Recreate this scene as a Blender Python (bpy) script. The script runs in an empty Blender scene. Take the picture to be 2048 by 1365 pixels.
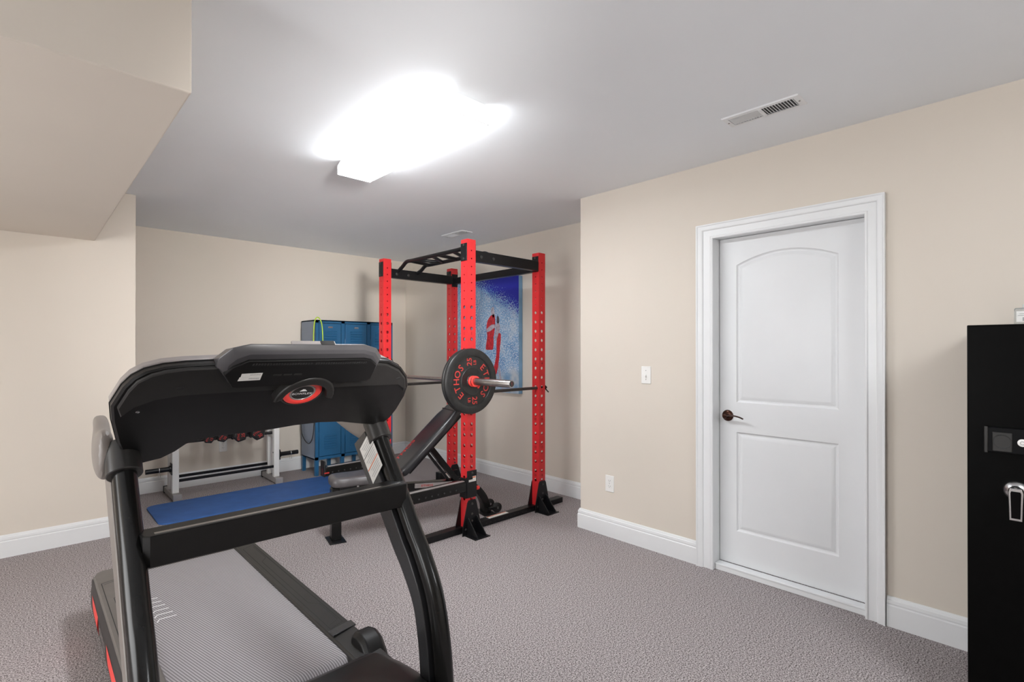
import bpy, math, random
from math import radians as R, sin, cos, pi
from mathutils import Vector as V, Matrix
from mathutils.geometry import tessellate_polygon
random.seed(7)
S = bpy.context.scene
COL = S.collection

# ------------------------------------------------------------------ camera, world, exposure
cam = bpy.data.cameras.new('camera'); camo = bpy.data.objects.new('camera', cam); COL.objects.link(camo)
cam.sensor_width = 36; cam.lens = 36 * 1024.4 / 2048; cam.shift_y = 14.4 / 2048
cam.clip_start = 0.02
camo.location = (0, 0, 1.32); camo.rotation_euler = (R(90.144), 0, R(-43.64))
S.camera = camo
S.view_settings.view_transform = 'Standard'; S.view_settings.look = 'None'
S.view_settings.gamma = 1; S.view_settings.exposure = 0.75
S.view_settings.use_curve_mapping = False
W = bpy.data.worlds.new('world'); S.world = W; W.use_nodes = True
W.node_tree.nodes['Background'].inputs[0].default_value = (0.9, 0.93, 1, 1)
W.node_tree.nodes['Background'].inputs[1].default_value = 0.3
LENS_POWER = 27.0       # diffuser of the four-foot ceiling lights
CEIL = 2.444

def area(name, loc, rot, sx, sy, power, col=(1, 1, 1)):
    l = bpy.data.lights.new(name, 'AREA'); l.shape = 'RECTANGLE'; l.size = sx; l.size_y = sy
    l.energy = power; l.color = col
    o = bpy.data.objects.new(name, l); COL.objects.link(o); o.location = loc; o.rotation_euler = rot
    return o
# unseen fill lamps, added to even out the light in the room
area('ceiling_fill', (0.1, -1.0, 0.9), (R(180), 0, 0), 2.4, 2.0, 6, (.94, .97, 1))  # added upward fill that brightens the ceiling, no fixture here
area('left_fill', (-2.62, 2.0, 1.15), (0, R(-90), 0), 1.5, 2.2, 52, (.97, .985, 1))  # added side fill for soffit and alcove; the wall has no window
fl = area('alcove_fill', (.50, -.45, 1.72), (0, 0, 0), .35, .35, 7.5, (1, .98, .96))  # added narrow fill aimed over the treadmill to lift the dark alcove
fl.rotation_euler = (V((2.35, 5.6, 1.75)) - V(fl.location)).to_track_quat('-Z', 'Y').to_euler(); fl.data.spread = R(46)
area('rear_fill', (0.2, -2.35, 1.35), (R(90), 0, 0), 2.6, 1.9, 3, (.95, .97, 1))  # added weak frontal fill from behind the camera, no doorway built

# ------------------------------------------------------------------ materials
def mat(name, col, rough=.5, metal=0, spec=.5, bump=None, var=None, emit=None, coat=0):
    m = bpy.data.materials.new(name); m.use_nodes = True
    nt = m.node_tree; b = nt.nodes['Principled BSDF']
    b.inputs['Base Color'].default_value = (*col, 1); b.inputs['Roughness'].default_value = rough
    b.inputs['Metallic'].default_value = metal; b.inputs['Specular IOR Level'].default_value = spec
    if coat: b.inputs['Coat Weight'].default_value = coat
    if emit:
        b.inputs['Emission Color'].default_value = (*emit[0], 1); b.inputs['Emission Strength'].default_value = emit[1]
    tc = nt.nodes.new('ShaderNodeTexCoord')
    if bump:
        n = nt.nodes.new('ShaderNodeTexNoise'); n.inputs['Scale'].default_value = bump[0]; n.inputs['Detail'].default_value = 3
        nt.links.new(tc.outputs['Object'], n.inputs['Vector'])
        bp = nt.nodes.new('ShaderNodeBump'); bp.inputs['Strength'].default_value = bump[1]; bp.inputs['Distance'].default_value = bump[2] if len(bump) > 2 else .002
        nt.links.new(n.outputs['Fac'], bp.inputs['Height']); nt.links.new(bp.outputs['Normal'], b.inputs['Normal'])
    if var:
        n = nt.nodes.new('ShaderNodeTexNoise'); n.inputs['Scale'].default_value = var[0]; n.inputs['Detail'].default_value = 4
        nt.links.new(tc.outputs['Object'], n.inputs['Vector'])
        r = nt.nodes.new('ShaderNodeValToRGB')
        r.color_ramp.elements[0].position = .3; r.color_ramp.elements[1].position = .7
        r.color_ramp.elements[0].color = (*[c * (1 - var[1]) for c in col], 1)
        r.color_ramp.elements[1].color = (*[min(1, c * (1 + var[1])) for c in col], 1)
        nt.links.new(n.outputs['Fac'], r.inputs['Fac']); nt.links.new(r.outputs['Color'], b.inputs['Base Color'])
    return m
M = {}
M['wall'] = mat('beige wall paint', (.71, .645, .565), .75, bump=(220, .08, .0006), var=(1.5, .012), spec=.25)
M['ceil'] = mat('ceiling paint', (.87, .895, .92), .85, bump=(160, .08, .0006), var=(1.2, .01), spec=.2)
M['trim'] = mat('white trim paint', (.80, .81, .815), .38, bump=(60, .03, .0004), var=(8, .01))
M['door'] = mat('white door paint', (.76, .77, .78), .42, bump=(120, .05, .0003), var=(6, .01))
M['plastic_white'] = mat('white plastic', (.84, .83, .80), .35, var=(40, .01))
M['fixture'] = mat('white enamel', (.82, .83, .84), .4, var=(20, .01))
M['slot'] = mat('dark slot', (.02, .02, .02), .7, var=(50, .1))
M['duct'] = mat('shadowed duct metal', (.10, .10, .10), .6, var=(50, .1))
M['lens'] = mat('lit prismatic diffuser', (.9, .9, .9), .3, emit=((.94, .97, 1), LENS_POWER))
M['lensside'] = mat('lit diffuser side', (.9, .9, .9), .3, emit=((.94, .97, 1), LENS_POWER * .36))
M['red'] = mat('red powder coat', (.62, .024, .028), .32, bump=(300, .05, .0003), var=(12, .04))
M['black'] = mat('black powder coat', (.007, .007, .008), .36, spec=.32, bump=(400, .08, .0003), var=(14, .15))
M['blacksheen'] = mat('satin black tube', (.008, .0078, .0075), .22, spec=.30, bump=(300, .04, .0003), var=(14, .1))
M['plastic'] = mat('textured black plastic', (.0065, .0062, .0062), .42, spec=.28, bump=(900, .12, .0003), var=(20, .12))
M['plastic2'] = mat('dark grey plastic', (.020, .019, .018), .40, spec=.38, bump=(900, .1, .0003), var=(20, .1))
M['gloss'] = mat('glossy dark trim', (.028, .028, .030), .22, var=(20, .08))
M['collar'] = mat('collar plastic', (.024, .023, .022), .33, spec=.45, var=(20, .05))
M['pod'] = mat('pod shell grey', (.060, .058, .062), .30, var=(20, .05))
M['silvertrim'] = mat('pewter trim', (.34, .31, .30), .34, metal=.3, var=(30, .05))
M['greige'] = mat('taupe plastic', (.20, .175, .158), .42, bump=(700, .08, .0003), var=(20, .05))
M['deckgrey'] = mat('deck plastic', (.12, .108, .099), .42, bump=(700, .08, .0003), var=(20, .05))
M['accent'] = mat('red accent', (.85, .055, .045), .35, var=(30, .04))
M['redtext'] = mat('red lettering', (.46, .035, .03), .45, var=(60, .05))
M['darktext'] = mat('dark engraved lettering', (.12, .006, .006), .6, var=(60, .1))
M['whitetext'] = mat('white lettering', (.78, .78, .78), .45, var=(60, .03))
M['rubber'] = mat('black bumper rubber', (.016, .016, .016), .40, spec=.4, bump=(120, .1, .0006), var=(25, .3))
M['chrome'] = mat('brushed steel', (.45, .43, .42), .28, metal=1, var=(60, .08))
M['darksteel'] = mat('black oxide bar', (.07, .068, .066), .3, metal=.7, var=(60, .1))
M['bolt'] = mat('bright bolt', (.6, .6, .6), .25, metal=1, var=(60, .05))
M['vinyl'] = mat('black vinyl', (.018, .018, .020), .30, bump=(350, .1, .0004), var=(20, .12))
M['vinylseat'] = mat('dark grey vinyl', (.085, .078, .08), .36, bump=(250, .15, .0006), var=(20, .15))
M['label'] = mat('white label', (.78, .77, .74), .5, var=(60, .02))
M['orange'] = mat('orange label band', (.75, .16, .04), .5, var=(60, .04))
M['labelgrey'] = mat('printed grey', (.35, .35, .35), .5, var=(60, .05))
M['whitesteel'] = mat('white powder coat', (.78, .77, .74), .35, var=(20, .015))
M['footgrey'] = mat('grey foot cap', (.30, .28, .27), .45, var=(20, .05))
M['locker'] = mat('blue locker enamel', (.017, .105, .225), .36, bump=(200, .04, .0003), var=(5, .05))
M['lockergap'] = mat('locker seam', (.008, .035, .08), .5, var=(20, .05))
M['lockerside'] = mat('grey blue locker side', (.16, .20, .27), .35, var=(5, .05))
M['mat'] = mat('blue foam', (.034, .118, .36), .62, bump=(500, .25, .001), var=(9, .10))
M['band'] = mat('yellow green rubber', (.42, .62, .03), .45, var=(30, .05))
M['bronze'] = mat('oil rubbed bronze', (.055, .022, .014), .25, metal=.8, var=(30, .2))
M['safe'] = mat('gloss black safe', (.0015, .0014, .0014), .4, var=(20, .2), spec=.06)
M['safeplate'] = mat('keypad plastic', (.004, .004, .0045), .45, spec=.1, bump=(800, .1, .0003), var=(20, .1))
M['cable'] = mat('black cord', (.01, .01, .012), .4, var=(30, .1))

def carpet():
    m = bpy.data.materials.new('flecked carpet'); m.use_nodes = True; nt = m.node_tree; b = nt.nodes['Principled BSDF']
    b.inputs['Roughness'].default_value = .95; b.inputs['Specular IOR Level'].default_value = .1
    tc = nt.nodes.new('ShaderNodeTexCoord')
    def nz(sc, d, ro=.6):
        n = nt.nodes.new('ShaderNodeTexNoise'); n.inputs['Scale'].default_value = sc; n.inputs['Detail'].default_value = d
        n.inputs['Roughness'].default_value = ro; nt.links.new(tc.outputs['Object'], n.inputs['Vector']); return n
    n1 = nz(165, 3, .8); n2 = nz(2.2, 3); n3 = nz(75, 2)
    r = nt.nodes.new('ShaderNodeValToRGB'); e = r.color_ramp.elements
    e[0].position = .40; e[0].color = (.075, .060, .058, 1)
    e[1].position = .62; e[1].color = (.68, .62, .62, 1)
    x = e.new(.50); x.color = (.37, .33, .33, 1)
    nt.links.new(n1.outputs['Fac'], r.inputs['Fac'])
    mx = nt.nodes.new('ShaderNodeMixRGB'); mx.blend_type = 'MULTIPLY'; mx.inputs[0].default_value = .35
    r2 = nt.nodes.new('ShaderNodeValToRGB'); r2.color_ramp.elements[0].position = .35; r2.color_ramp.elements[1].position = .65
    r2.color_ramp.elements[0].color = (.80, .80, .80, 1)
    nt.links.new(n3.outputs['Fac'], r2.inputs['Fac'])
    nt.links.new(r.outputs['Color'], mx.inputs[1]); nt.links.new(r2.outputs['Color'], mx.inputs[2])
    nt.links.new(mx.outputs[0], b.inputs['Base Color'])
    bp = nt.nodes.new('ShaderNodeBump'); bp.inputs['Strength'].default_value = .7; bp.inputs['Distance'].default_value = .003
    nt.links.new(n1.outputs['Fac'], bp.inputs['Height']); nt.links.new(bp.outputs['Normal'], b.inputs['Normal'])
    return m
M['carpet'] = carpet()

def belt_mat():
    m = bpy.data.materials.new('ribbed grey belt'); m.use_nodes = True; nt = m.node_tree; b = nt.nodes['Principled BSDF']
    b.inputs['Roughness'].default_value = .6
    tc = nt.nodes.new('ShaderNodeTexCoord'); mp = nt.nodes.new('ShaderNodeMapping'); mp.inputs['Rotation'].default_value = (0, 0, R(-13))
    nt.links.new(tc.outputs['Object'], mp.inputs['Vector'])
    w = nt.nodes.new('ShaderNodeTexWave'); w.wave_type = 'BANDS'; w.bands_direction = 'X'; w.inputs['Scale'].default_value = 36
    w.inputs['Distortion'].default_value = 0
    nt.links.new(mp.outputs[0], w.inputs['Vector'])
    r = nt.nodes.new('ShaderNodeValToRGB')
    r.color_ramp.elements[0].position = .15; r.color_ramp.elements[1].position = .7
    r.color_ramp.elements[0].color = (.155, .145, .15, 1); r.color_ramp.elements[1].color = (.36, .34, .355, 1)
    nt.links.new(w.outputs['Fac'], r.inputs['Fac']); nt.links.new(r.outputs['Color'], b.inputs['Base Color'])
    bp = nt.nodes.new('ShaderNodeBump'); bp.inputs['Strength'].default_value = .6; bp.inputs['Distance'].default_value = .0015
    nt.links.new(w.outputs['Fac'], bp.inputs['Height']); nt.links.new(bp.outputs['Normal'], b.inputs['Normal'])
    return m
M['belt'] = belt_mat()

def painting_mat():
    # abstract blue canvas: ultramarine corner breaking into pale dabs, sea blue ground, pale foam low down
    m = bpy.data.materials.new('dabbed blue canvas'); m.use_nodes = True; nt = m.node_tree; b = nt.nodes['Principled BSDF']
    b.inputs['Roughness'].default_value = .55
    L = nt.links.new; N = nt.nodes.new
    tc = N('ShaderNodeTexCoord'); sep = N('ShaderNodeSeparateXYZ'); L(tc.outputs['Object'], sep.inputs[0])
    # object y runs 0 (far) .. -1 (near), object z runs 0..1.17
    def math_(op, a, bb=None, c=None):
        n = N('ShaderNodeMath'); n.operation = op
        for i, v in enumerate((a, bb, c)):
            if v is None: continue
            if isinstance(v, (int, float)): n.inputs[i].default_value = v
            else: L(v, n.inputs[i])
        return n.outputs[0]
    def noise(sc, d=2):
        n = N('ShaderNodeTexNoise'); n.inputs['Scale'].default_value = sc; n.inputs['Detail'].default_value = d
        L(tc.outputs['Object'], n.inputs['Vector']); return n.outputs['Fac']
    def ramp(f, stops):
        r = N('ShaderNodeValToRGB'); e = r.color_ramp.elements
        e[0].position, e[0].color = stops[0][0], (*stops[0][1], 1); e[1].position, e[1].color = stops[-1][0], (*stops[-1][1], 1)
        for p, c in stops[1:-1]: q = e.new(p); q.color = (*c, 1)
        L(f, r.inputs['Fac']); return r.outputs['Color']
    def mix(f, a, c):
        n = N('ShaderNodeMixRGB'); L(f, n.inputs[0])
        for i, v in ((1, a), (2, c)):
            if isinstance(v, tuple): n.inputs[i].default_value = (*v, 1)
            else: L(v, n.inputs[i])
        return n.outputs[0]
    ground = ramp(noise(7, 3), [(.3, (.10, .25, .50)), (.5, (.22, .40, .62)), (.7, (.42, .53, .64))])
    dabs = noise(75, 2)
    g2 = mix(ramp(dabs, [(.52, (0, 0, 0)), (.58, (.9, .9, .9))]), ground, (.62, .68, .74))
    g2 = mix(ramp(noise(60, 2), [(.58, (0, 0, 0)), (.64, (.6, .6, .6))]), g2, (.04, .12, .35))
    # height plus distance from the near edge gives the ultramarine corner
    h = math_('ADD', math_('MULTIPLY', sep.outputs[2], 1.7), math_('MULTIPLY', sep.outputs[1], -.85))
    h = math_('ADD', h, math_('MULTIPLY', dabs, 1.1))
    deep = ramp(math_('SUBTRACT', h, 2.35), [(.42, (0, 0, 0)), (.50, (1, 1, 1))])
    c = mix(deep, g2, (.008, .014, .33))
    foam = ramp(math_('ADD', sep.outputs[2], math_('MULTIPLY', noise(9, 3), .2)), [(.26, (1, 1, 1)), (.34, (0, 0, 0))])
    c = mix(foam, c, ramp(noise(10, 4), [(.35, (.16, .30, .48)), (.6, (.46, .52, .56))]))
    L(c, b.inputs['Base Color'])
    return m
M['painting'] = painting_mat()
M['canvasedge'] = mat('pale blue canvas edge', (.20, .38, .58), .6, var=(6, .2))
M['figred'] = mat('crimson paint', (.50, .02, .03), .5, var=(35, .35))
M['figgrey'] = mat('pale violet paint', (.40, .36, .42), .5, var=(35, .35))
M['figdark'] = mat('dark paint', (.05, .05, .07), .5, var=(35, .35))

# ------------------------------------------------------------------ mesh builder
class MB:
    def __init__(s): s.v = []; s.f = []; s.mi = []; s.cur = 0; s.mats = []
    def mat(s, m):
        if m not in s.mats: s.mats.append(m)
        s.cur = s.mats.index(m); return s
    def add(s, vs, fs, mx=None):
        o = len(s.v)
        s.v += [(mx @ V(p)) if mx else V(p) for p in vs]
        for f in fs: s.f.append([i + o for i in f]); s.mi.append(s.cur)
        return s
    def box(s, a, b, mx=None):
        x0, y0, z0 = [min(p, q) for p, q in zip(a, b)]; x1, y1, z1 = [max(p, q) for p, q in zip(a, b)]
        return s.add([(x0, y0, z0), (x1, y0, z0), (x1, y1, z0), (x0, y1, z0), (x0, y0, z1), (x1, y0, z1), (x1, y1, z1), (x0, y1, z1)],
                     [(0, 3, 2, 1), (4, 5, 6, 7), (0, 1, 5, 4), (1, 2, 6, 5), (2, 3, 7, 6), (3, 0, 4, 7)], mx)
    def cyl(s, a, b, r, r2=None, n=20, caps=True):
        a, b = V(a), V(b); r2 = r if r2 is None else r2
        z = (b - a).normalized(); x = z.orthogonal().normalized(); y = z.cross(x)
        vs = [a + (x * cos(t) + y * sin(t)) * r for t in [2 * pi * i / n for i in range(n)]] + \
             [b + (x * cos(t) + y * sin(t)) * r2 for t in [2 * pi * i / n for i in range(n)]]
        fs = [(i, (i + 1) % n, n + (i + 1) % n, n + i) for i in range(n)]
        if caps: fs += [tuple(reversed(range(n))), tuple(range(n, 2 * n))]
        return s.add(vs, fs)
    def lathe(s, a, axis, prof, n=40, close=False):
        a = V(a); z = V(axis).normalized(); x = z.orthogonal().normalized(); y = z.cross(x)
        vs = []; fs = []
        for h, r in prof:
            vs += [a + z * h + (x * cos(2 * pi * i / n) + y * sin(2 * pi * i / n)) * max(r, 1e-5) for i in range(n)]
        k = len(prof)
        for j in range(k if close else k - 1):
            j2 = (j + 1) % k
            fs += [(j * n + i, j * n + (i + 1) % n, j2 * n + (i + 1) % n, j2 * n + i) for i in range(n)]
        return s.add(vs, fs)
    def tube(s, pts, r, n=12, caps=True, prof=None, up=None):
        """sweep a circle, or a 2D profile, along pts with parallel transport"""
        pts = [V(p) for p in pts]; m = len(pts)
        tg = [((pts[min(i + 1, m - 1)] - pts[max(i - 1, 0)])).normalized() for i in range(m)]
        x = (V(up) if up else tg[0].orthogonal()); x = (x - tg[0] * x.dot(tg[0])).normalized()
        prof = prof or [(cos(2 * pi * i / n) * r, sin(2 * pi * i / n) * r) for i in range(n)]
        n = len(prof); vs = []
        for i in range(m):
            x = (x - tg[i] * x.dot(tg[i])).normalized(); y = tg[i].cross(x)
            k = 1.0
            if 0 < i < m - 1:
                c = (pts[i] - pts[i - 1]).normalized().dot(tg[i]); k = 1.0
            vs += [pts[i] + x * p + y * q for p, q in prof]
        fs = [(j * n + i, j * n + (i + 1) % n, (j + 1) * n + (i + 1) % n, (j + 1) * n + i) for j in range(m - 1) for i in range(n)]
        if caps: fs += [tuple(reversed(range(n))), tuple(range((m - 1) * n, m * n))]
        return s.add(vs, fs)
    def prism(s, poly, o, ax, ay, az, d, inset=None):
        """extrude 2D poly (in ax, ay at o) by d along az; inset=(amount, depth) adds a chamfer ring at both ends"""
        o, ax, ay, az = V(o), V(ax), V(ay), V(az)
        rings = [(poly, 0), (poly, d)]
        if inset:
            q = offset_poly(poly, inset[0])
            rings = [(q, 0), (poly, inset[1]), (poly, d - inset[1]), (q, d)]
        n = len(poly); vs = []
        for pl, h in rings: vs += [o + ax * p[0] + ay * p[1] + az * h for p in pl]
        fs = [(j * n + i, j * n + (i + 1) % n, (j + 1) * n + (i + 1) % n, (j + 1) * n + i) for j in range(len(rings) - 1) for i in range(n)]
        fs += tess(rings[0][0], 0, True) + tess(rings[-1][0], (len(rings) - 1) * n, False)
        return s.add(vs, fs)
    def build(s, name, m=None, parent=None, bevel=0, seg=2, smooth=True, ang=35):
        me = bpy.data.meshes.new(name)
        org = s_org(parent)
        me.from_pydata([v - org for v in s.v], [], s.f)
        for q in (s.mats or [M[m] if isinstance(m, str) else m]): me.materials.append(M[q] if isinstance(q, str) else q)
        if s.mats: me.polygons.foreach_set('material_index', s.mi)
        import bmesh
        bm = bmesh.new(); bm.from_mesh(me); bmesh.ops.recalc_face_normals(bm, faces=bm.faces); bm.to_mesh(me); bm.free()
        if smooth:
            me.polygons.foreach_set('use_smooth', [True] * len(me.polygons)); me.set_sharp_from_angle(angle=R(ang))
        ob = bpy.data.objects.new(name, me); COL.objects.link(ob)
        if parent: ob.parent = parent
        if bevel:
            b = ob.modifiers.new('bevel', 'BEVEL'); b.width = bevel; b.segments = seg; b.limit_method = 'ANGLE'; b.angle_limit = R(40)
            b.harden_normals = False
        return ob
def s_org(parent):
    o = V((0, 0, 0))
    while parent: o = o + parent.location; parent = parent.parent
    return o
def offset_poly(p, d):
    n = len(p); area2 = sum(p[i][0] * p[(i + 1) % n][1] - p[(i + 1) % n][0] * p[i][1] for i in range(n)); sg = 1 if area2 > 0 else -1
    out = []
    for i in range(n):
        a, b, c = V(p[i - 1]).to_2d() if len(p[0]) > 2 else V((*p[i - 1], 0)).to_2d(), V((*p[i], 0)).to_2d(), V((*p[(i + 1) % n], 0)).to_2d()
        e1 = (b - a).normalized(); e2 = (c - b).normalized()
        n1 = V((-e1.y, e1.x)) * sg; n2 = V((-e2.y, e2.x)) * sg
        m = n1 + n2
        if m.length < 1e-6: m = n1
        m.normalize(); k = d / max(.35, m.dot(n1)); out.append((b.x + m.x * k, b.y + m.y * k))
    return out
def tess(poly, off, rev):
    t = tessellate_polygon([[V((p[0], p[1], 0)) for p in poly]])
    return [tuple(off + i for i in (reversed(f) if rev else f)) for f in t]
def tag(o, label=None, cat=None, group=None, kind=None):
    if label: o['label'] = label
    if cat: o['category'] = cat
    if group: o['group'] = group
    if kind: o['kind'] = kind
    return o
def thing(name, loc, label, cat, group=None):
    o = bpy.data.objects.new(name, None); COL.objects.link(o); o.location = loc; o.empty_display_size = .1
    return tag(o, label, cat, group)
def struct(o): o['kind'] = 'structure'; return o
def single(mb, name, m, label, cat, group=None, origin=None, **k):
    o = mb.build(name, m, None, **k)
    if origin:
        og = V(origin); me = o.data
        for v in me.vertices: v.co -= og
        o.location = og
    return tag(o, label, cat, group)

_tc = {}
def text_mb(mb, txt, size, o, ax, ay, az, depth=.001, sx=1.0, center=True):
    """lettering laid in the plane (ax, ay) at o, raised by depth along az; adds to mb"""
    key = txt
    if key not in _tc:
        c = bpy.data.curves.new('lettering', 'FONT'); c.body = txt; c.size = 1; c.resolution_u = 3; c.offset = .012
        ob = bpy.data.objects.new('lettering', c); COL.objects.link(ob)
        dg = bpy.context.evaluated_depsgraph_get(); dg.update()
        me = bpy.data.meshes.new_from_object(ob.evaluated_get(dg))
        vs = [v.co.copy() for v in me.vertices]; fs = [tuple(p.vertices) for p in me.polygons]
        bpy.data.objects.remove(ob); bpy.data.curves.remove(c); bpy.data.meshes.remove(me)
        _tc[key] = (vs, fs)
    vs, fs = _tc[key]
    if not vs: return mb
    xs = [v.x for v in vs]; ys = [v.y for v in vs]
    cx = (min(xs) + max(xs)) / 2 if center else 0; cy = (min(ys) + max(ys)) / 2 if center else 0
    o, ax, ay, az = V(o), V(ax), V(ay), V(az)
    mb.add([o + ax * ((v.x - cx) * size * sx) + ay * ((v.y - cy) * size) + az * depth for v in vs], fs)
    return mb
def arc_pts(fn, n): return [fn(i / n) for i in range(n + 1)]
def smooth_path(pts, n=6):
    """Catmull-Rom through the points"""
    P = [V(p) for p in pts]; out = []
    for i in range(len(P) - 1):
        p0 = P[max(i - 1, 0)]; p1 = P[i]; p2 = P[i + 1]; p3 = P[min(i + 2, len(P) - 1)]
        for k in range(n):
            t = k / n
            out.append(.5 * ((2 * p1) + (p2 - p0) * t + (2 * p0 - 5 * p1 + 4 * p2 - p3) * t * t + (3 * p1 - p0 - 3 * p2 + p3) * t ** 3))
    out.append(P[-1]); return out
def rrect(x0, y0, x1, y1, r, n=5):
    out = []
    for cx, cy, a in ((x1 - r, y0 + r, -90), (x1 - r, y1 - r, 0), (x0 + r, y1 - r, 90), (x0 + r, y0 + r, 180)):
        out += [(cx + r * cos(R(a + 90 * i / n)), cy + r * sin(R(a + 90 * i / n))) for i in range(n + 1)]
    return out
X, Y, Z = V((1, 0, 0)), V((0, 1, 0)), V((0, 0, 1))

# ------------------------------------------------------------------ room shell
XL, YN = -2.7, -2.6            # far left and behind the camera
XR, XA, YB, YL = 3.0, 3.56, 5.72, 4.58
YC = 2.406; XC = .59
D0, D1, DH = .625, 1.390, 1.99    # door opening
mb = MB(); mb.box((XL - .1, YN - .1, -.1), (XA + .1, YB + .1, 0)); struct(mb.build('floor', 'carpet', smooth=False))
mb = MB(); mb.box((XL - .1, YN - .1, CEIL), (XA + .1, YB + .1, CEIL + .1)); struct(mb.build('ceiling', 'ceil', smooth=False))
mb = MB()
a0, a1, ah = D0 - .015, D1 + .015, DH + .015
outl = [(YN, 0), (a0, 0), (a0, ah), (a1, ah), (a1, 0), (YC, 0), (YC, CEIL), (YN, CEIL)]
mb.prism(outl, (XR, 0, 0), Y, Z, X, .12)
mb.box((XR + .12, YC - .1, 0), (XA + .1, YC, CEIL))
struct(mb.build('wall_right', 'wall', smooth=False))
mb = MB(); mb.box((XA, YC, 0), (XA + .1, YB + .1, CEIL)); struct(mb.build('wall_alcove', 'wall', smooth=False))
mb = MB(); mb.box((XC - .1, YB, 0), (XA, YB + .1, CEIL)); struct(mb.build('wall_back', 'wall', smooth=False))
mb = MB(); mb.box((XL, YL, 0), (XC, YL + .1, CEIL)); mb.box((XC - .1, YL + .1, 0), (XC, YB, CEIL)); struct(mb.build('wall_left', 'wall', smooth=False, bevel=.004))
mb = MB(); mb.box((XL - .1, YN, 0), (XL, YL, CEIL)); struct(mb.build('wall_far_left', 'wall', smooth=False))
mb = MB(); mb.box((XL, YN - .1, 0), (XA, YN, CEIL)); struct(mb.build('wall_front', 'wall', smooth=False))
mb = MB(); mb.box((XL, 1.742, 2.075), (.358, YL, CEIL)); struct(mb.build('wall_soffit', 'wall', smooth=False, bevel=.006))

# baseboards, profile in (out, up)
BP = [(0, 0), (.017, 0), (.017, .100), (.013, .104), (.013, .108), (.015, .112), (.014, .126), (.010, .130), (.009, .136), (.005, .142), (0, .142)]
def baseboard(name, pts, out):
    """pts: ground points along the wall face; out: unit outward vector of each segment"""
    mb = MB(); n = len(BP); m = len(pts); vs = []
    for i, p in enumerate(pts):
        ns = []
        if i > 0: ns.append(V(out[i - 1]))
        if i < m - 1: ns.append(V(out[i]))
        d = ns[0] if len(ns) == 1 else (ns[0] + ns[1])
        if len(ns) == 2 and ns[0] == ns[1]: d = ns[0]
        vs += [V((p[0], p[1], 0)) + d * q[0] + Z * q[1] for q in BP]
    fs = [(j * n + i, j * n + (i + 1) % n, (j + 1) * n + (i + 1) % n, (j + 1) * n + i) for j in range(m - 1) for i in range(n)]
    fs += [tuple(range(n)), tuple(range((m - 1) * n, m * n))]
    mb.add(vs, fs); return struct(mb.build(name, 'trim', ang=25))
baseboard('baseboard_right', [(XR, 1.492), (XR, YC), (XR + .12, YC), (XA, YC)], [(-1, 0, 0), (0, 1, 0), (0, 1, 0)])
baseboard('baseboard_near', [(XR, YN), (XR, .538)], [(-1, 0, 0)])
baseboard('baseboard_alcove', [(XA, YC + .02), (XA, YB - .0)], [(-1, 0, 0)])
baseboard('baseboard_back', [(XC + .0, YB), (XA - .018, YB)], [(0, -1, 0)])
baseboard('baseboard_left', [(XL, YL), (XC, YL), (XC, YB - .018)], [(0, -1, 0), (1, 0, 0)])

# door casing, jamb, threshold
CP = [(0, 0), (0, .012), (.004, .016), (.012, .017), (.018, .012), (.058, .012), (.062, .018), (.070, .022), (.088, .024), (.094, .028), (.100, .028), (.100, 0)]  # (away from opening, out of wall)
def casing():
    mb = MB(); n = len(CP); vs = []
    w0, w1, zt = D0 + .0, D1 - .0, DH - .005
    # path: left bottom, left top, right top, right bottom; right side is a little narrower
    for (y, z, dy, dz) in ((w1, 0, 1, 0), (w1, zt, 1, 1), (w0, zt, -.84, 1), (w0, 0, -.84, 0)):
        for a, b in CP: vs.append((XR - b, y + dy * a, z + dz * a * .88))
    fs = [(j * n + i, j * n + (i + 1) % n, (j + 1) * n + (i + 1) % n, (j + 1) * n + i) for j in range(3) for i in range(n)]
    fs += [tuple(range(n)), tuple(range(3 * n, 4 * n))]
    mb.add(vs, fs); return struct(mb.build('trim_1', 'trim', ang=25))
casing()
mb = MB()
for y0, y1 in ((D0 - .015, D0), (D1, D1 + .015)): mb.box((XR - .001, y0, 0), (XR + .12, y1, DH))
mb.box((XR - .001, D0 - .015, DH), (XR + .12, D1 + .015, DH + .015))
struct(mb.build('trim_2', 'trim', bevel=.002))
mb = MB(); mb.box((XR + .012, D0 + .001, 0), (XR + .068, D1 - .001, .036)); mb.box((XR + .010, D0 + .001, .028), (XR + .068, D1 - .001, .040))
struct(mb.build('trim_3', 'trim', bevel=.003))

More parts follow.
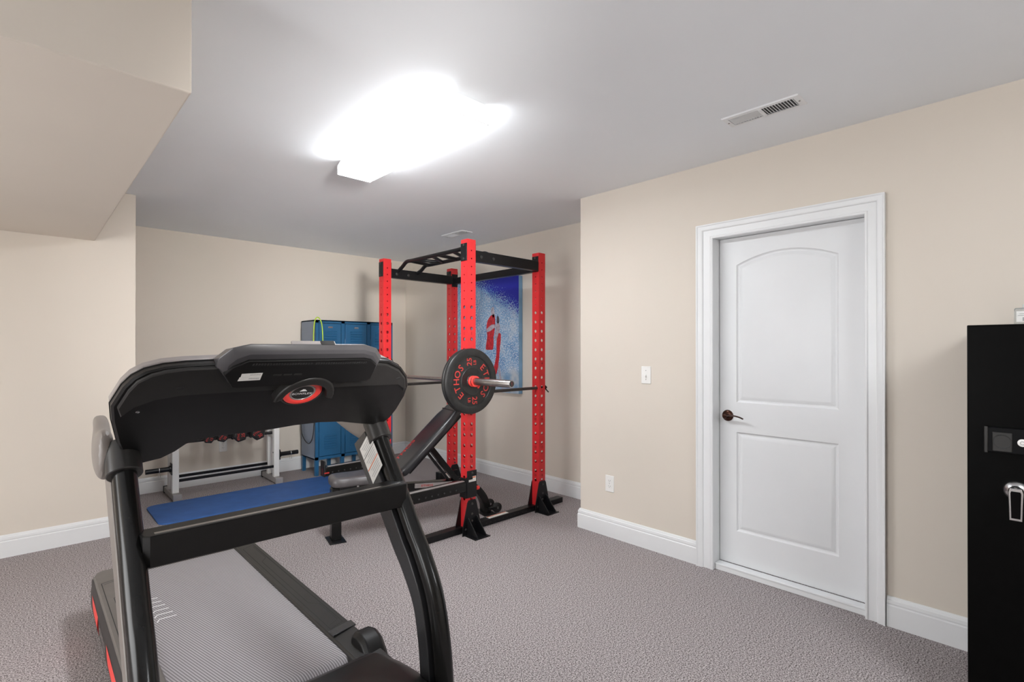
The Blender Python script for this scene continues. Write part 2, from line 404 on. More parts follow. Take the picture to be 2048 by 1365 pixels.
# door slab with one arched and one square moulded panel
def door():
    XD = 3.075
    def arch_top(y0, y1, zs, rise, n=14): return [(y1 + (y0 - y1) * i / n, zs + rise * (1 - (2 * i / n - 1) ** 2)) for i in range(n + 1)]
    p1 = [(.757, 1.005), (1.286, 1.005)] + arch_top(.757, 1.286, 1.823, .062)
    p2 = [(.757, .238), (1.286, .238), (1.286, .828), (.757, .828)]
    outer = [(D0 + .003, .041), (D1 - .003, .041), (D1 - .003, DH - .003), (D0 + .003, DH - .003)]
    mb = MB()
    loops = [outer, p1, p2]
    t = tessellate_polygon([[V((a, b, 0)) for a, b in l] for l in loops])
    flat = [q for l in loops for q in l]
    mb.add([(XD, a, b) for a, b in flat], t)
    for p in (p1, p2):
        prof = [(0, 0), (.006, .007), (.010, .009), (.016, .009), (.034, .001), (.037, .0005)]
        n = len(p); vs = []
        for off, dep in prof:
            q = offset_poly(p, off) if off else p
            vs += [(XD + dep, a, b) for a, b in q]
        fs = [(j * n + i, j * n + (i + 1) % n, (j + 1) * n + (i + 1) % n, (j + 1) * n + i) for j in range(len(prof) - 1) for i in range(n)]
        fs += tess(offset_poly(p, prof[-1][0]), (len(prof) - 1) * n, False)
        mb.add(vs, fs)
    # edges and back
    n = 4; vs = [(XD, a, b) for a, b in outer] + [(XD + .035, a, b) for a, b in outer]
    mb.add(vs, [(i, (i + 1) % 4, 4 + (i + 1) % 4, 4 + i) for i in range(4)] + [(4, 5, 6, 7)])
    d = struct(mb.build('door_1', 'door', ang=20))
    h = MB()
    c = V((XD, 1.338, .922))
    h.lathe(c + V((0.003, 0, 0)), (-1, 0, 0), [(-.002, .033), (.003, .034), (.007, .033), (.011, .029), (.013, .020), (.014, .013), (.040, .012), (.048, .014), (.053, .012), (.055, 0)], 32)
    pts = smooth_path([c + V((-.045, 0, 0)), c + V((-.050, -.018, .004)), c + V((-.049, -.05, .007)), c + V((-.046, -.085, .001)), c + V((-.044, -.108, -.008))], 6)
    h.tube(pts, .006, prof=[(.0045 * cos(2 * pi * i / 12), .009 * sin(2 * pi * i / 12)) for i in range(12)], up=(0, 0, 1))
    h.build('door_handle', 'bronze', d, bevel=0)
    return d
door()

# ------------------------------------------------------------------ small wall things
def plate(name, c, nrm, side, label, cat, kind, group=None):
    """wall plate centred at c; nrm out of the wall, side horizontal along the wall"""
    c, nrm, side = V(c), V(nrm), V(side)
    t = thing(name, c, label, cat, group)
    mb = MB(); mb.prism(rrect(-.036, -.058, .036, .058, .004, 3), c, side, Z, nrm, .006, inset=(.003, .0025)); mb.build('cover_plate', 'plastic_white', t, ang=30)
    if kind == 'outlet':
        for s in (1, -1):
            q = MB().mat('plastic_white'); q.prism(rrect(-.0165, -.014, .0165, .014, .007, 4), c + Z * .0195 * s + nrm * .006, side, Z, nrm, .0015)
            q.mat('slot')
            for dx, hh in ((-.0065, .0045), (.0065, .0035)):
                q.prism([(dx - .0012, .001 - hh + .003), (dx + .0012, .001 - hh + .003), (dx + .0012, hh + .003), (dx - .0012, hh + .003)], c + Z * .0195 * s + nrm * .0074, side, Z, nrm, .0004)
            q.cyl(c + Z * (.0195 * s - .006) + nrm * .0074, c + Z * (.0195 * s - .006) + nrm * .0078, .0024, n=10)
            q.build('socket', None, t)
    else:
        q = MB().mat('plastic_white'); q.prism([(-.005, -.012), (.005, -.012), (.005, .012), (-.005, .012)], c + nrm * .006, side, Z, nrm, .001)
        q.prism([(-.004, -.004), (.004, -.004), (.004, .006), (-.004, .006)], c + nrm * .006 - Z * .003, side, Z, (nrm - Z * .6), .012)
        q.build('toggle', None, t)
    for z in ((0,) if kind == 'outlet' else (.03, -.03)):
        q = MB(); q.cyl(c + Z * z + nrm * .006, c + Z * z + nrm * .0072, .003, n=10); q.build('screw', 'footgrey', t)
    return t
plate('light_switch', (XR, 1.850, 1.150), (-1, 0, 0), (0, 1, 0), 'white toggle light switch on the beige wall left of the white door', 'light switch', 'switch')
plate('wall_outlet', (XR, 2.143, .372), (-1, 0, 0), (0, 1, 0), 'white wall outlet low on the right wall left of the door, below the light switch', 'outlet', 'outlet')
plate('wall_outlet', (1.449, YB, .354), (0, -1, 0), (1, 0, 0), 'white wall outlet on the back wall behind the white dumbbell rack', 'outlet', 'outlet')
plate('wall_outlet', (XA, 4.93, .36), (-1, 0, 0), (0, 1, 0), 'white wall outlet low on the alcove wall behind the weight bench backrest', 'outlet', 'outlet')

def vent(name, x0, x1, y0, y1, label):
    t = thing(name, ((x0 + x1) / 2, (y0 + y1) / 2, CEIL), label, 'air vent')
    z = CEIL; mb = MB(); b = .022
    ix0, ix1, iy0, iy1 = x0 + b, x1 - b, y0 + b + .005, y1 - b - .005
    def ring(o, i, zo, zi):
        vs = [(o[0], o[2], zo), (o[1], o[2], zo), (o[1], o[3], zo), (o[0], o[3], zo), (i[0], i[2], zi), (i[1], i[2], zi), (i[1], i[3], zi), (i[0], i[3], zi)]
        mb.add(vs, [(k, (k + 1) % 4, 4 + (k + 1) % 4, 4 + k) for k in range(4)])
    ring((x0, x1, y0, y1), (x0 + .004, x1 - .004, y0 + .004, y1 - .004), z, z - .006)
    ring((x0 + .004, x1 - .004, y0 + .004, y1 - .004), (ix0, ix1, iy0, iy1), z - .006, z - .007)
    ym = (y0 + y1) / 2; mb.box((ix0, ym - .008, z - .009), (ix1, ym + .008, z - .006))
    mb.build('frame', 'fixture', t)
    mb = MB(); mb.box((ix0, iy0, z - .0012), (ix1, iy1, z - .0004)); mb.build('duct_opening', 'duct', t)
    for a, bb, tilt in ((iy0, ym - .008, 1), (ym + .008, iy1, -1)):
        mb = MB(); n = 11
        for k in range(n):
            y = a + (bb - a) * (k + .5) / n
            mx = Matrix.Translation((0, y, z - .0045)) @ Matrix.Rotation(R(38 * tilt), 4, 'X')
            mb.box((ix0, -.0048, -.0006), (ix1, .0048, .0006), mx)
        mb.build('louvre_bank', 'fixture', t)
    for y in (y0 + .014, y1 - .014): mb = MB(); mb.cyl(((x0 + x1) / 2, y, z - .007), ((x0 + x1) / 2, y, z - .009), .004); mb.build('screw', 'footgrey', t)
vent('air_vent', 2.455, 2.583, .757, 1.103, 'white ceiling air vent over the white door')
vent('air_vent', 2.975, 3.105, 3.80, 4.13, 'small white ceiling air vent above the red power rack')

def ceiling_light(x, y, label):
    t = thing('ceiling_light', (x, y, CEIL), label, 'ceiling light')
    L, w = .56, .104
    mb = MB(); mb.prism([(-.075, 0), (.075, 0), (.092, -.030), (-.092, -.030)], (x, y - L + .012, CEIL), X, Z, Y, 2 * L - .024); mb.build('housing', 'fixture', t, smooth=False)
    mb = MB().mat('lensside'); mb.prism([(-w, -.086), (w, -.086), (w, -.042), (w - .008, -.032), (-w + .008, -.032), (-w, -.042)], (x, y - L + .006, CEIL), X, Z, Y, 2 * L - .012)
    mb.mat('lens'); mb.box((x - w, y - L + .006, CEIL - .088), (x + w, y + L - .006, CEIL - .086)); mb.build('diffuser', None, t, smooth=False)
    for s in (-1, 1):
        mb = MB(); mb.prism([(-w - .002, -.091), (w + .002, -.091), (w + .002, -.040), (.086, -.002), (-.086, -.002), (-w - .002, -.040)], (x, y + s * (L - .003) - .003, CEIL), X, Z, Y, .006)
        mb.build('end_cap', 'fixture', t, smooth=False, bevel=.0015)
ceiling_light(1.445, 2.34, 'white four-foot ceiling light glowing over the treadmill')
ceiling_light(1.445, -1.3, 'second white ceiling light added for fill, unseen behind the viewpoint near the front wall')  # assumed fixture out of view, put in for camera-side fill

# painting on the alcove wall
def painting():
    y0, y1, z0, z1 = 3.58, 4.60, .885, 2.045; x0, x1 = 3.505, 3.555
    t = thing('wall_painting', (x0, y1, z0), 'large blue canvas with two loose red figures on the alcove wall behind the power rack', 'painting')
    mb = MB().mat('painting'); mb.add([(x0, y1, z0), (x0, y0, z0), (x0, y0, z1), (x0, y1, z1)], [(0, 1, 2, 3)])
    mb.mat('canvasedge'); mb.add([(x, y, z) for x in (x0, x1) for y in (y0, y1) for z in (z0, z1)], [(0, 1, 5, 4), (2, 6, 7, 3), (0, 4, 6, 2), (1, 3, 7, 5), (4, 5, 7, 6)])
    mb.build('canvas', None, t, smooth=False)
    def blob(name, m, pts, k):
        mb = MB(); P = [V((p[0], p[1], 0)) for p in pts]; n = len(P)
        q = []
        for i in range(n):
            p0, p1, p2, p3 = P[i - 1], P[i], P[(i + 1) % n], P[(i + 2) % n]
            for s in range(4):
                u = s / 4; v = .5 * ((2 * p1) + (p2 - p0) * u + (2 * p0 - 5 * p1 + 4 * p2 - p3) * u * u + (3 * p1 - p0 - 3 * p2 + p3) * u ** 3)
                q.append((v.x + random.uniform(-.003, .003), v.y + random.uniform(-.003, .003)))
        mb.prism(q, (x0 - .0008 * k, 0, 0), Y, Z, (-1, 0, 0), .0008); mb.build(name, m, t, smooth=False)
    # taller figure
    blob('painted_figure', 'figgrey', [(3.935, 1.70), (3.955, 1.76), (3.985, 1.74), (3.98, 1.68), (3.95, 1.65)], 1)
    blob('painted_figure', 'figred', [(3.93, 1.66), (3.965, 1.68), (4.03, 1.64), (4.06, 1.55), (4.05, 1.44), (4.075, 1.33), (4.02, 1.315), (3.955, 1.33), (3.95, 1.45), (3.925, 1.55)], 1)
    blob('painted_figure', 'figgrey', [(4.045, 1.50), (4.05, 1.54), (3.96, 1.58), (3.90, 1.56), (3.95, 1.535)], 2)
    # smaller figure
    blob('painted_figure', 'figdark', [(3.865, 1.60), (3.87, 1.65), (3.895, 1.66), (3.90, 1.61), (3.88, 1.585)], 1)
    blob('painted_figure', 'figgrey', [(3.855, 1.56), (3.875, 1.60), (3.905, 1.58), (3.92, 1.50), (3.925, 1.44), (3.90, 1.40), (3.865, 1.47)], 1)
    blob('painted_figure', 'figred', [(3.84, 1.47), (3.875, 1.48), (3.90, 1.40), (3.905, 1.28), (3.93, 1.17), (3.965, 1.10), (3.94, 1.03), (3.90, 1.08), (3.87, 1.20), (3.85, 1.35)], 2)
    blob('painted_figure', 'figgrey', [(3.86, 1.15), (3.88, 1.16), (3.87, 1.05), (3.83, .94), (3.80, .92), (3.83, 1.02)], 1)
    mb = MB(); 
    for k in range(5): mb.prism([(3.765 + k * .012, .935 + .004 * (k % 2)), (3.772 + k * .012, .935 + .004 * (k % 2)), (3.774 + k * .012, .945), (3.768 + k * .012, .947)], (x0, 0, 0), Y, Z, (-1, 0, 0), .0008)
    mb.build('signature', 'figdark', t, smooth=False)
painting()

# ------------------------------------------------------------------ treadmill
def treadmill():
    T = thing('treadmill', (.605, 2.3, 0), 'large black treadmill with red accents and grey belt in the foreground', 'treadmill')
    # frame under the deck
    mb = MB(); mb.box((.27, 1.30, .05), (.94, 3.20, .165)); mb.box((.24, 1.20, .0), (.97, 1.36, .10)); mb.box((.30, 3.02, 0), (.36, 3.10, .06)); mb.box((.85, 3.02, 0), (.91, 3.10, .06))
    mb.build('deck_frame', 'black', T, bevel=.006)
    # running belt round its front and rear rollers
    x0, x1, zc, r = .352, .862, .160, .034
    path = [(zc + r, 3.19)] + [(zc + r, 3.19 - (3.19 - 1.80) * k / 8) for k in range(1, 9)]
    path += [(zc + r * cos(a), 1.80 - r * 1.15 * sin(a)) for a in [pi * k / 10 for k in range(1, 11)]]
    path += [(zc - r, 3.19)] + [(zc - r * cos(a), 3.19 + r * sin(a)) for a in [pi * k / 10 for k in range(1, 10)]]
    n = len(path); mb = MB(); mb.add([(x0, y, z) for z, y in path] + [(x1, y, z) for z, y in path], [(i, (i + 1) % n, n + (i + 1) % n, n + i) for i in range(n)])
    belt = mb.build('running_belt', 'belt', T, ang=50)
    mb = MB()
    for k in range(6):
        y = 2.795 - k * .047; L = .030 + .006 * k
        mb.tube([(.400, y - .004 - k * .004, .1949), (.412, y, .1949), (.412 + L, y - .006, .1949)], .002, prof=[(-.0022, -.0004), (.0022, -.0004), (.0022, .0004), (-.0022, .0004)], up=(0, 1, 0))
    mb.build('belt_marking', 'whitetext', belt, smooth=False)
    # foot rails with engraved outline
    for xa, xb, sgn in ((.246, .352, 1), (.862, .965, -1)):
        mb = MB(); a, b = (xa, xb)
        lo, hi = (b - .012, b) if sgn > 0 else (a, a + .012)
        prof = [(a, .15), (b, .15), (b, .200), (b - .006, .207), (a + .006, .213), (a, .205)] if sgn > 0 else [(a, .15), (b, .15), (b, .205), (b - .006, .213), (a + .006, .207), (a, .200)]
        mb.prism(prof, (0, 1.62 if sgn < 0 else 1.3, 0), X, Z, Y, 3.19 - (1.62 if sgn < 0 else 1.3))
        rail = mb.build('foot_rail', 'deckgrey' if sgn > 0 else 'plastic2', T, bevel=.002)
        g = MB()
        def line(p, q, w=.0016):
            p, q = V((*p, 0)), V((*q, 0)); d = (q - p).normalized(); nn = V((-d.y, d.x, 0)) * w
            def zz(x): return (.213 - (x - a) * .006 / (b - a) if sgn > 0 else .207 + (x - a) * .006 / (b - a)) + .0006
            g.add([(v.x, v.y, zz(v.x)) for v in (p + nn, q + nn, q - nn, p - nn)], [(0, 1, 2, 3)])
        m0, m1 = a + .022, b - .022
        outl = [(m0, 1.97), (m0, 3.09), (m1, 3.12), (m1, 1.99)]
        for i in range(4): line(outl[i], outl[(i + 1) % 4])
        i0, i1 = a + .030, b - .030; jog = 2.90
        if sgn > 0: inn = [(i0, 3.07), (i1, 3.10), (i1, 2.92), (i0 + .018, 2.88), (i0 + .018, 2.02)]
        else: inn = [(i0, 2.00), (i1, 2.02), (i1, 2.20), (i0 + .012, 2.24), (i0 + .012, 2.84), (i1, 2.88), (i1, 3.09)]
        for i in range(len(inn) - 1): line(inn[i], inn[i + 1], .0013)
        line((i1 + .006, 2.05), (i1 + .006, 3.08), .001)
        g.build('engraved_line', 'slot', rail, smooth=False)
        if sgn < 0:
            e = MB(); e.prism([(.866, 1.905), (.969, 1.925), (.969, 1.97), (.866, 1.95)], (0, 0, .2105), X, Y, Z, .006); e.build('rail_end_trim', 'gloss', rail, bevel=.0015)
    # rear cap across the tail of the deck
    mb = MB(); out = [(.262, 3.180), (.948, 3.180), (.965, 3.19), (.965, 3.225), (.950, 3.270), (.925, 3.292), (.288, 3.292), (.262, 3.272), (.246, 3.225), (.246, 3.19)]
    mb.prism(out, (0, 0, .06), X, Y, Z, .148, inset=(.008, .008)); mb.build('rear_cap', 'deckgrey', T, ang=30)
    # side skirts with red inserts and lettering
    for xa, dx in ((.246, -1), (.965, 1)):
        mb = MB(); prof = [(0, .206), (dx * .002, .198), (dx * .009, .150), (dx * .009, .095), (dx * .004, .062), (0, .062)]
        y0, y1 = 1.25, 3.20; n = len(prof)
        vs = [(xa + p[0], y, p[1]) for y in (y0, y1) for p in prof] + [(xa + p[0] * .1, y1 + .07, .07 + (p[1] - .07) * .8) for p in prof]
        fs = [(j * n + i, j * n + (i + 1) % n, (j + 1) * n + (i + 1) % n, (j + 1) * n + i) for j in range(2) for i in range(n)] + [tuple(range(n)), tuple(range(2 * n, 3 * n))]
        mb.add(vs, fs); sk = mb.build('side_skirt', 'plastic2', T, ang=25)
        for ya, yb in ((3.12, 2.84), (2.56, 2.24)):
            e = MB(); xo = xa + dx * .0092
            e.add([(xo, ya, .158), (xo, ya - .05, .100), (xo, yb - .02, .085), (xo, yb + .03, .150), (xa + dx * .015, yb + .00, .118), (xa + dx * .011, ya - .04, .130)],
                  [(0, 1, 5), (1, 2, 4, 5), (2, 3, 4), (3, 0, 5, 4)])
            e.build('red_insert', 'accent', sk, smooth=False)
        e = MB(); text_mb(e, 'BOWFLEX', .052, (xa + dx * .0095, 2.70, .122), (0, dx, 0), Z, (dx, 0, 0), .0006, 1.0); e.build('side_lettering', 'silvertrim', sk, smooth=False)
    # motor cover in front of the belt
    x0, x1 = .255, .985
    mb = MB()
    prof = [(1.680, .06), (1.690, .215), (1.678, .235), (1.630, .258), (1.500, .275), (1.30, .270), (1.16, .235), (1.09, .16), (1.07, .03), (1.680, .03)]
    mb.prism(prof, (x0 + .005, 0, 0), Y, Z, X, x1 - x0 - .01, inset=(.060, .085)); mb.build('motor_cover', 'plastic2', T, bevel=.006, ang=40)
    for xa, xb, s in ((.900, .988, 1), (.222, .305, -1)):
        mb = MB(); pr = [(1.842, .06), (1.842, .228), (1.825, .246), (1.785, .256), (1.740, .242), (1.700, .200), (1.665, .130), (1.58, .07), (1.06, .05), (1.06, .0), (1.842, .0)]
        mb.prism(pr, (xa, 0, 0), Y, Z, X, xb - xa, inset=(.014, .016)); mb.build('cover_shoulder', 'plastic', T, bevel=.004, ang=40)
    mb = MB(); mb.box((.30, 1.66, .05), (.91, 1.77, .16)); mb.build('roller_housing', 'slot', T)
    # uprights: round tube in front, flat channel behind
    tube_path = [(1.82, 1.02), (1.752, .927), (1.644, .796), (1.557, .681), (1.497, .610), (1.43, .505), (1.392, .380), (1.372, .240), (1.365, .02)]
    for xc, sg in ((1.0, 1), (.205, -1)):
        mb = MB(); path = smooth_path([(xc, y, z) for y, z in tube_path], 6)
        oval = [(.036 * cos(2 * pi * i / 24), .029 * sin(2 * pi * i / 24)) for i in range(24)]
        mb.tube(path, .03, prof=oval, up=(0, 1, .2)); up = mb.build('upright', 'blacksheen', T, ang=50)
        mb = MB(); xi, xo = (xc - .036, xc + .018) if sg > 0 else (xc - .030, xc + .020)
        # channel: side-on strip following the tube, wider at the top
        yz = smooth_path([(0, y, z) for y, z in tube_path], 6); m = len(yz); vs = []
        for i, p in enumerate(yz):
            tg = (yz[min(i + 1, m - 1)] - yz[max(i - 1, 0)]).normalized(); nr = V((0, -tg.z, tg.y));
            if nr.y < 0: nr = -nr
            w = .088 + .045 * max(0, (p.z - .45) / .5)
            a = p + nr * .033; b = p + nr * w
            vs += [(xi, a.y, a.z), (xo, a.y, a.z), (xo, b.y, b.z), (xi, b.y, b.z)]
        fs = [(j * 4 + i, j * 4 + (i + 1) % 4, (j + 1) * 4 + (i + 1) % 4, (j + 1) * 4 + i) for j in range(m - 1) for i in range(4)] + [(0, 1, 2, 3), tuple(range(4 * m - 4, 4 * m))]
        mb.add(vs, fs); ch = mb.build('side_channel', 'gloss' if sg > 0 else 'greige', up, bevel=.003)
        if sg > 0:
            g = MB(); xf = xi - .0012
            q = [(1.805, 1.005), (1.882, .925), (1.775, .808), (1.705, .892)]
            def on(u, v):  # bilinear on the label
                a = V(q[0]).lerp(V(q[1]), u); b = V(q[3]).lerp(V(q[2]), u); c = a.lerp(b, v); return c
            def patch(u0, v0, u1, v1, k):
                g.add([(xf - k, *on(u, v)) for u, v in ((u0, v0), (u1, v0), (u1, v1), (u0, v1))], [(0, 1, 2, 3)])
            g.mat('label'); patch(0, 0, 1, 1, 0)
            g.mat('labelgrey')
            for k in range(14):
                if k not in (4, 9): patch(.12, .08 + k * .064, .88 - .1 * (k % 3), .085 + k * .064 + .010, .0004)
            g.mat('gloss'); patch(0, .33, 1, .345, .0005); g.mat('orange'); patch(.02, .64, .98, .665, .0005)
            g.build('warning_label', None, up, smooth=False)
        # collar at the console
        mb = MB(); a = V((xc, 1.890, 1.112)); b = V((xc, 1.770, .952)); d = (b - a).normalized()
        mb.tube([a + d * .085, b + V((0, .012, .016))], .05, prof=[(.047 * cos(2 * pi * i / 28), .043 * sin(2 * pi * i / 28)) for i in range(28)], up=(0, 1, .2)); mb.build('upright_collar', 'collar', T, ang=50, bevel=.003)
    # cross panel between the uprights
    mb = MB(); xa, xb = .218, 1.012
    pl = [(xa, 1.64), (xa + .004, 1.605), (xa + .018, 1.592), (xb - .018, 1.592), (xb - .004, 1.605), (xb, 1.64), (xb, 1.672), (xa, 1.672)]
    mb.prism(pl, (0, 0, .757), X, Y, Z, .082, inset=(.003, .003)); mb.build('cross_panel', 'plastic', T, ang=28)
    mb = MB(); mb.prism([(xa + .03, 1.606), (xb - .03, 1.606), (xb - .03, 1.618), (xa + .03, 1.618)], (0, 0, .8385), X, Y, Z, .0022); mb.build('cross_panel_trim', 'chrome', T)
    # ---- console, drawn in its sloping back plane
    nrm = V((0, .643, .766)); dn = V((0, .7656, -.6433)); o0 = V((0, 1.49, 1.2837))
    def pr(mb, poly, off, d, inset=None): return mb.prism(poly, o0 + nrm * off, X, dn, nrm, d, inset)
    back_dir = V((0, .935, .355))
    def prb(mb, poly, off, d, inset=None): return mb.prism(poly, o0 + back_dir * off, X, dn, back_dir, d, inset)
    main = [(.215, .030), (.252, .013), (.298, .005), (.371, .000), (.60, -.004), (.830, .000), (.872, .006), (.932, .040), (.979, .090), (1.011, .150), (1.027, .215), (1.033, .300), (1.030, .352), (1.016, .385), (.969, .394), (.90, .375), (.83, .352), (.747, .342), (.662, .345), (.594, .355), (.526, .360), (.440, .362), (.391, .370), (.355, .388), (.331, .425), (.300, .455), (.250, .470), (.215, .45), (.185, .34), (.166, .24), (.158, .168), (.176, .090), (.192, .055)]
    mb = MB(); prb(mb, main, 0, .034, (.006, .006)); con = mb.build('console_housing', 'plastic', T, ang=30)
    mb = MB(); prb(mb, offset_poly(main, -.002), .026, .004); con2 = mb.build('console_seam', 'gloss', con)
    mb = MB(); prb(mb, offset_poly([p for p in main], .001), .034, .040, (.010, .010)); mb.build('console_deck', 'silvertrim', T, ang=30)
    upper = [(.226, .034), (.256, .020), (.298, .012), (.371, .008), (.60, .004), (.826, .008), (.864, .014), (.922, .046), (.968, .094), (.996, .150), (.998, .175), (.985, .150), (.953, .126), (.75, .122), (.556, .121), (.404, .121), (.300, .124), (.245, .138), (.205, .165), (.180, .205), (.170, .165), (.186, .095), (.200, .060)]
    mb = MB(); pr(mb, upper, -.010, .012, (.003, .003)); mb.build('console_brow', 'plastic2', T, ang=30)
    # display pod standing proud of the back
    face = [(.376, .010), (.406, .066), (.420, .070), (.800, .063), (.810, .050), (.802, -.018), (.774, -.042), (.750, -.048), (.425, -.046), (.392, -.020)]
    back = [(.360, .004), (.400, .072), (.420, .076), (.806, .070), (.826, .055), (.822, -.030), (.790, -.070), (.740, -.088), (.425, -.086), (.385, -.070), (.362, -.030)]
    mb = MB(); pr(mb, face, -.032, .012, (.002, .002)); pod = mb.build('display_pod', 'plastic', T, ang=30)
    mb = MB(); nb = len(back)
    crown = [(.372, .004), (.405, .066), (.424, .070), (.800, .064), (.816, .050), (.812, -.028), (.782, -.064), (.742, -.078), (.422, -.076), (.390, -.056), (.372, -.025)]
    rings = [(offset_poly(crown, .010), -.0255), (crown, -.020), (back, -.006), (back, .060), (offset_poly(back, .02), .075)]
    vs = []
    for p, h in rings: vs += [o0 + (nrm * h if h < 0 else nrm * -.006 + V((0, 1, -.05)) * h) + X * a + dn * b for a, b in p]
    fs = [(j * nb + i, j * nb + (i + 1) % nb, (j + 1) * nb + (i + 1) % nb, (j + 1) * nb + i) for j in range(len(rings) - 1) for i in range(nb)]
    fs += tess(rings[0][0], 0, True) + tess(rings[-1][0], 4 * nb, False)
    mb.add(vs, fs); mb.build('pod_shell', 'pod', pod, ang=25, bevel=.004)
    mb = MB()
    for k in range(45):
        if k in (22,): continue
        x = .436 + k * .0073; pr(mb, [(x, -.036), (x + .0042, -.036), (x + .0042, -.028), (x, -.028)], -.0326, .001)
    mb.build('vent_slots', 'slot', pod, smooth=False)
    mb = MB().mat('label'); pr(mb, [(.418, .006), (.470, .004), (.470, .018), (.418, .020)], -.0326, .001); pr(mb, [(.416, .021), (.470, .019), (.470, .035), (.414, .037)], -.0326, .001)
    mb.mat('labelgrey')
    for k in range(9): x = .440 + k * .003; pr(mb, [(x, .008), (x + .0014, .008), (x + .0014, .013), (x, .013)], -.033, .001); pr(mb, [(x, .024), (x + .0014, .024), (x + .0014, .030), (x, .030)], -.033, .001)
    mb.build('rating_label', None, pod, smooth=False)
    mb = MB()
    for k in range(3): x = .50 + k * .028; pr(mb, rrect(x, .012, x + .022, .018, .002, 3), -.0335, .002)
    mb.build('port_cover', 'plastic2', pod)
    # tablet ledge on top of the pod
    mb = MB(); pr(mb, rrect(.530, -.084, .655, -.076, .003, 3), -.006, .014); mb.build('tablet_ledge', 'silvertrim', T)
    mb = MB(); pr(mb, rrect(.61, -.088, .650, -.080, .003, 3), -.008, .014); mb.build('ledge_clip', 'slot', T)
    # speaker ring with badge
    c = V((.624, 0, 0)) + o0 + dn * .140
    mb = MB(); arch = [(.624 + .090 * cos(a), .150 - .115 * sin(a)) for a in [pi * k / 16 for k in range(17)]]
    arch2 = [(.624 + .066 * cos(a), .140 - .070 * sin(a)) for a in [pi * (16 - k) / 16 for k in range(17)]]
    pr(mb, arch + arch2, -.036, .034, (.004, .004)); mb.build('badge_hood', 'plastic2', T, ang=30, bevel=.002)
    mb = MB(); mb.lathe(c, -nrm, [(-.004, .068), (.008, .067), (.010, .062), (.002, .060), (-.004, .058)], 48); bd = mb.build('badge_bezel', 'slot', T, ang=30)
    mb = MB(); mb.lathe(c, -nrm, [(0, .059), (.010, .058), (.014, .052), (.011, .040), (.006, .037)], 48); mb.build('badge_ring', 'accent', bd, ang=50)
    mb = MB(); mb.lathe(c, -nrm, [(.004, .040), (.010, .0385), (.011, .034), (.009, .033)], 48); mb.build('badge_inner_ring', 'silvertrim', bd, ang=40)
    mb = MB(); mb.cyl(c, c - nrm * .0092, .034, n=40); mb.build('badge_face', 'plastic2', bd)
    mb = MB(); text_mb(mb, 'BOWFLEX', .0135, c - nrm * .0092 + dn * .004, X, -dn, -nrm, .001, 1.0)
    for k in range(3): w = .011 - .003 * k; mb.prism([(-w, 0), (w, 0), (w - .002, .0022), (-w + .002, .0022)], c - nrm * .0092 - dn * (.008 + .0035 * k), X, -dn, -nrm, .001)
    mb.build('badge_lettering', 'whitetext', bd, smooth=False)
    for x, s in ((.293, .088), (.936, .088)):
        mb = MB(); mb.cyl(o0 + X * x + dn * s - nrm * .0112, o0 + X * x + dn * s - nrm * .0085, .008, n=16); mb.build('screw_recess', 'slot', T)
    mb = MB(); mb.lathe(o0 + X * .215 + dn * .196 + nrm * 0, -nrm, [(-.001, .005), (.002, .0045), (.003, 0)], 14); mb.build('screw', 'bolt', T)
    # side arms that turn back towards the runner, with grips
    for sg, xc in ((-1, .166), (1, 1.004)):
        mb = MB()
        secs = [(1.80, 1.030, .018, .070, 0), (1.86, 1.020, .024, .076, 0), (1.95, 1.015, .026, .062, .004), (2.05, 1.030, .025, .048, .012), (2.14, 1.050, .023, .036, .020), (2.24, 1.066, .021, .026, .026), (2.34, 1.068, .020, .022, .030)]
        vs = []; n = 16
        for y, z, hw, hh, inw in secs:
            for i in range(n):
                a = 2 * pi * i / n; ca, sa = cos(a), sin(a)
                vs.append((xc - sg * inw + hw * math.copysign(abs(ca) ** .75, ca), y + .25 * hh * -sa * .0, z + hh * math.copysign(abs(sa) ** .75, sa)))
        fs = [(j * n + i, j * n + (i + 1) % n, (j + 1) * n + (i + 1) % n, (j + 1) * n + i) for j in range(len(secs) - 1) for i in range(n)] + [tuple(range(n)), tuple(range((len(secs) - 1) * n, len(secs) * n))]
        mb.add(vs, fs); arm = mb.build('handrail', 'greige', T, ang=45)
        s = arm.modifiers.new('sub', 'SUBSURF'); s.levels = 1; s.render_levels = 2
    # user-side display and trays
    mb = MB(); prb(mb, rrect(.44, .010, .76, .110, .02, 4), .072, .010, (.003, .003)); mb.build('display_screen', 'slot', T)
    for x in (.34, .86):
        mb = MB(); mb.lathe(o0 + X * x + dn * .17 + nrm * .062, nrm, [(0, .046), (.006, .045), (.006, .038), (-.02, .036), (-.02, 0)], 32); mb.build('cup_holder', 'plastic', T)
treadmill()

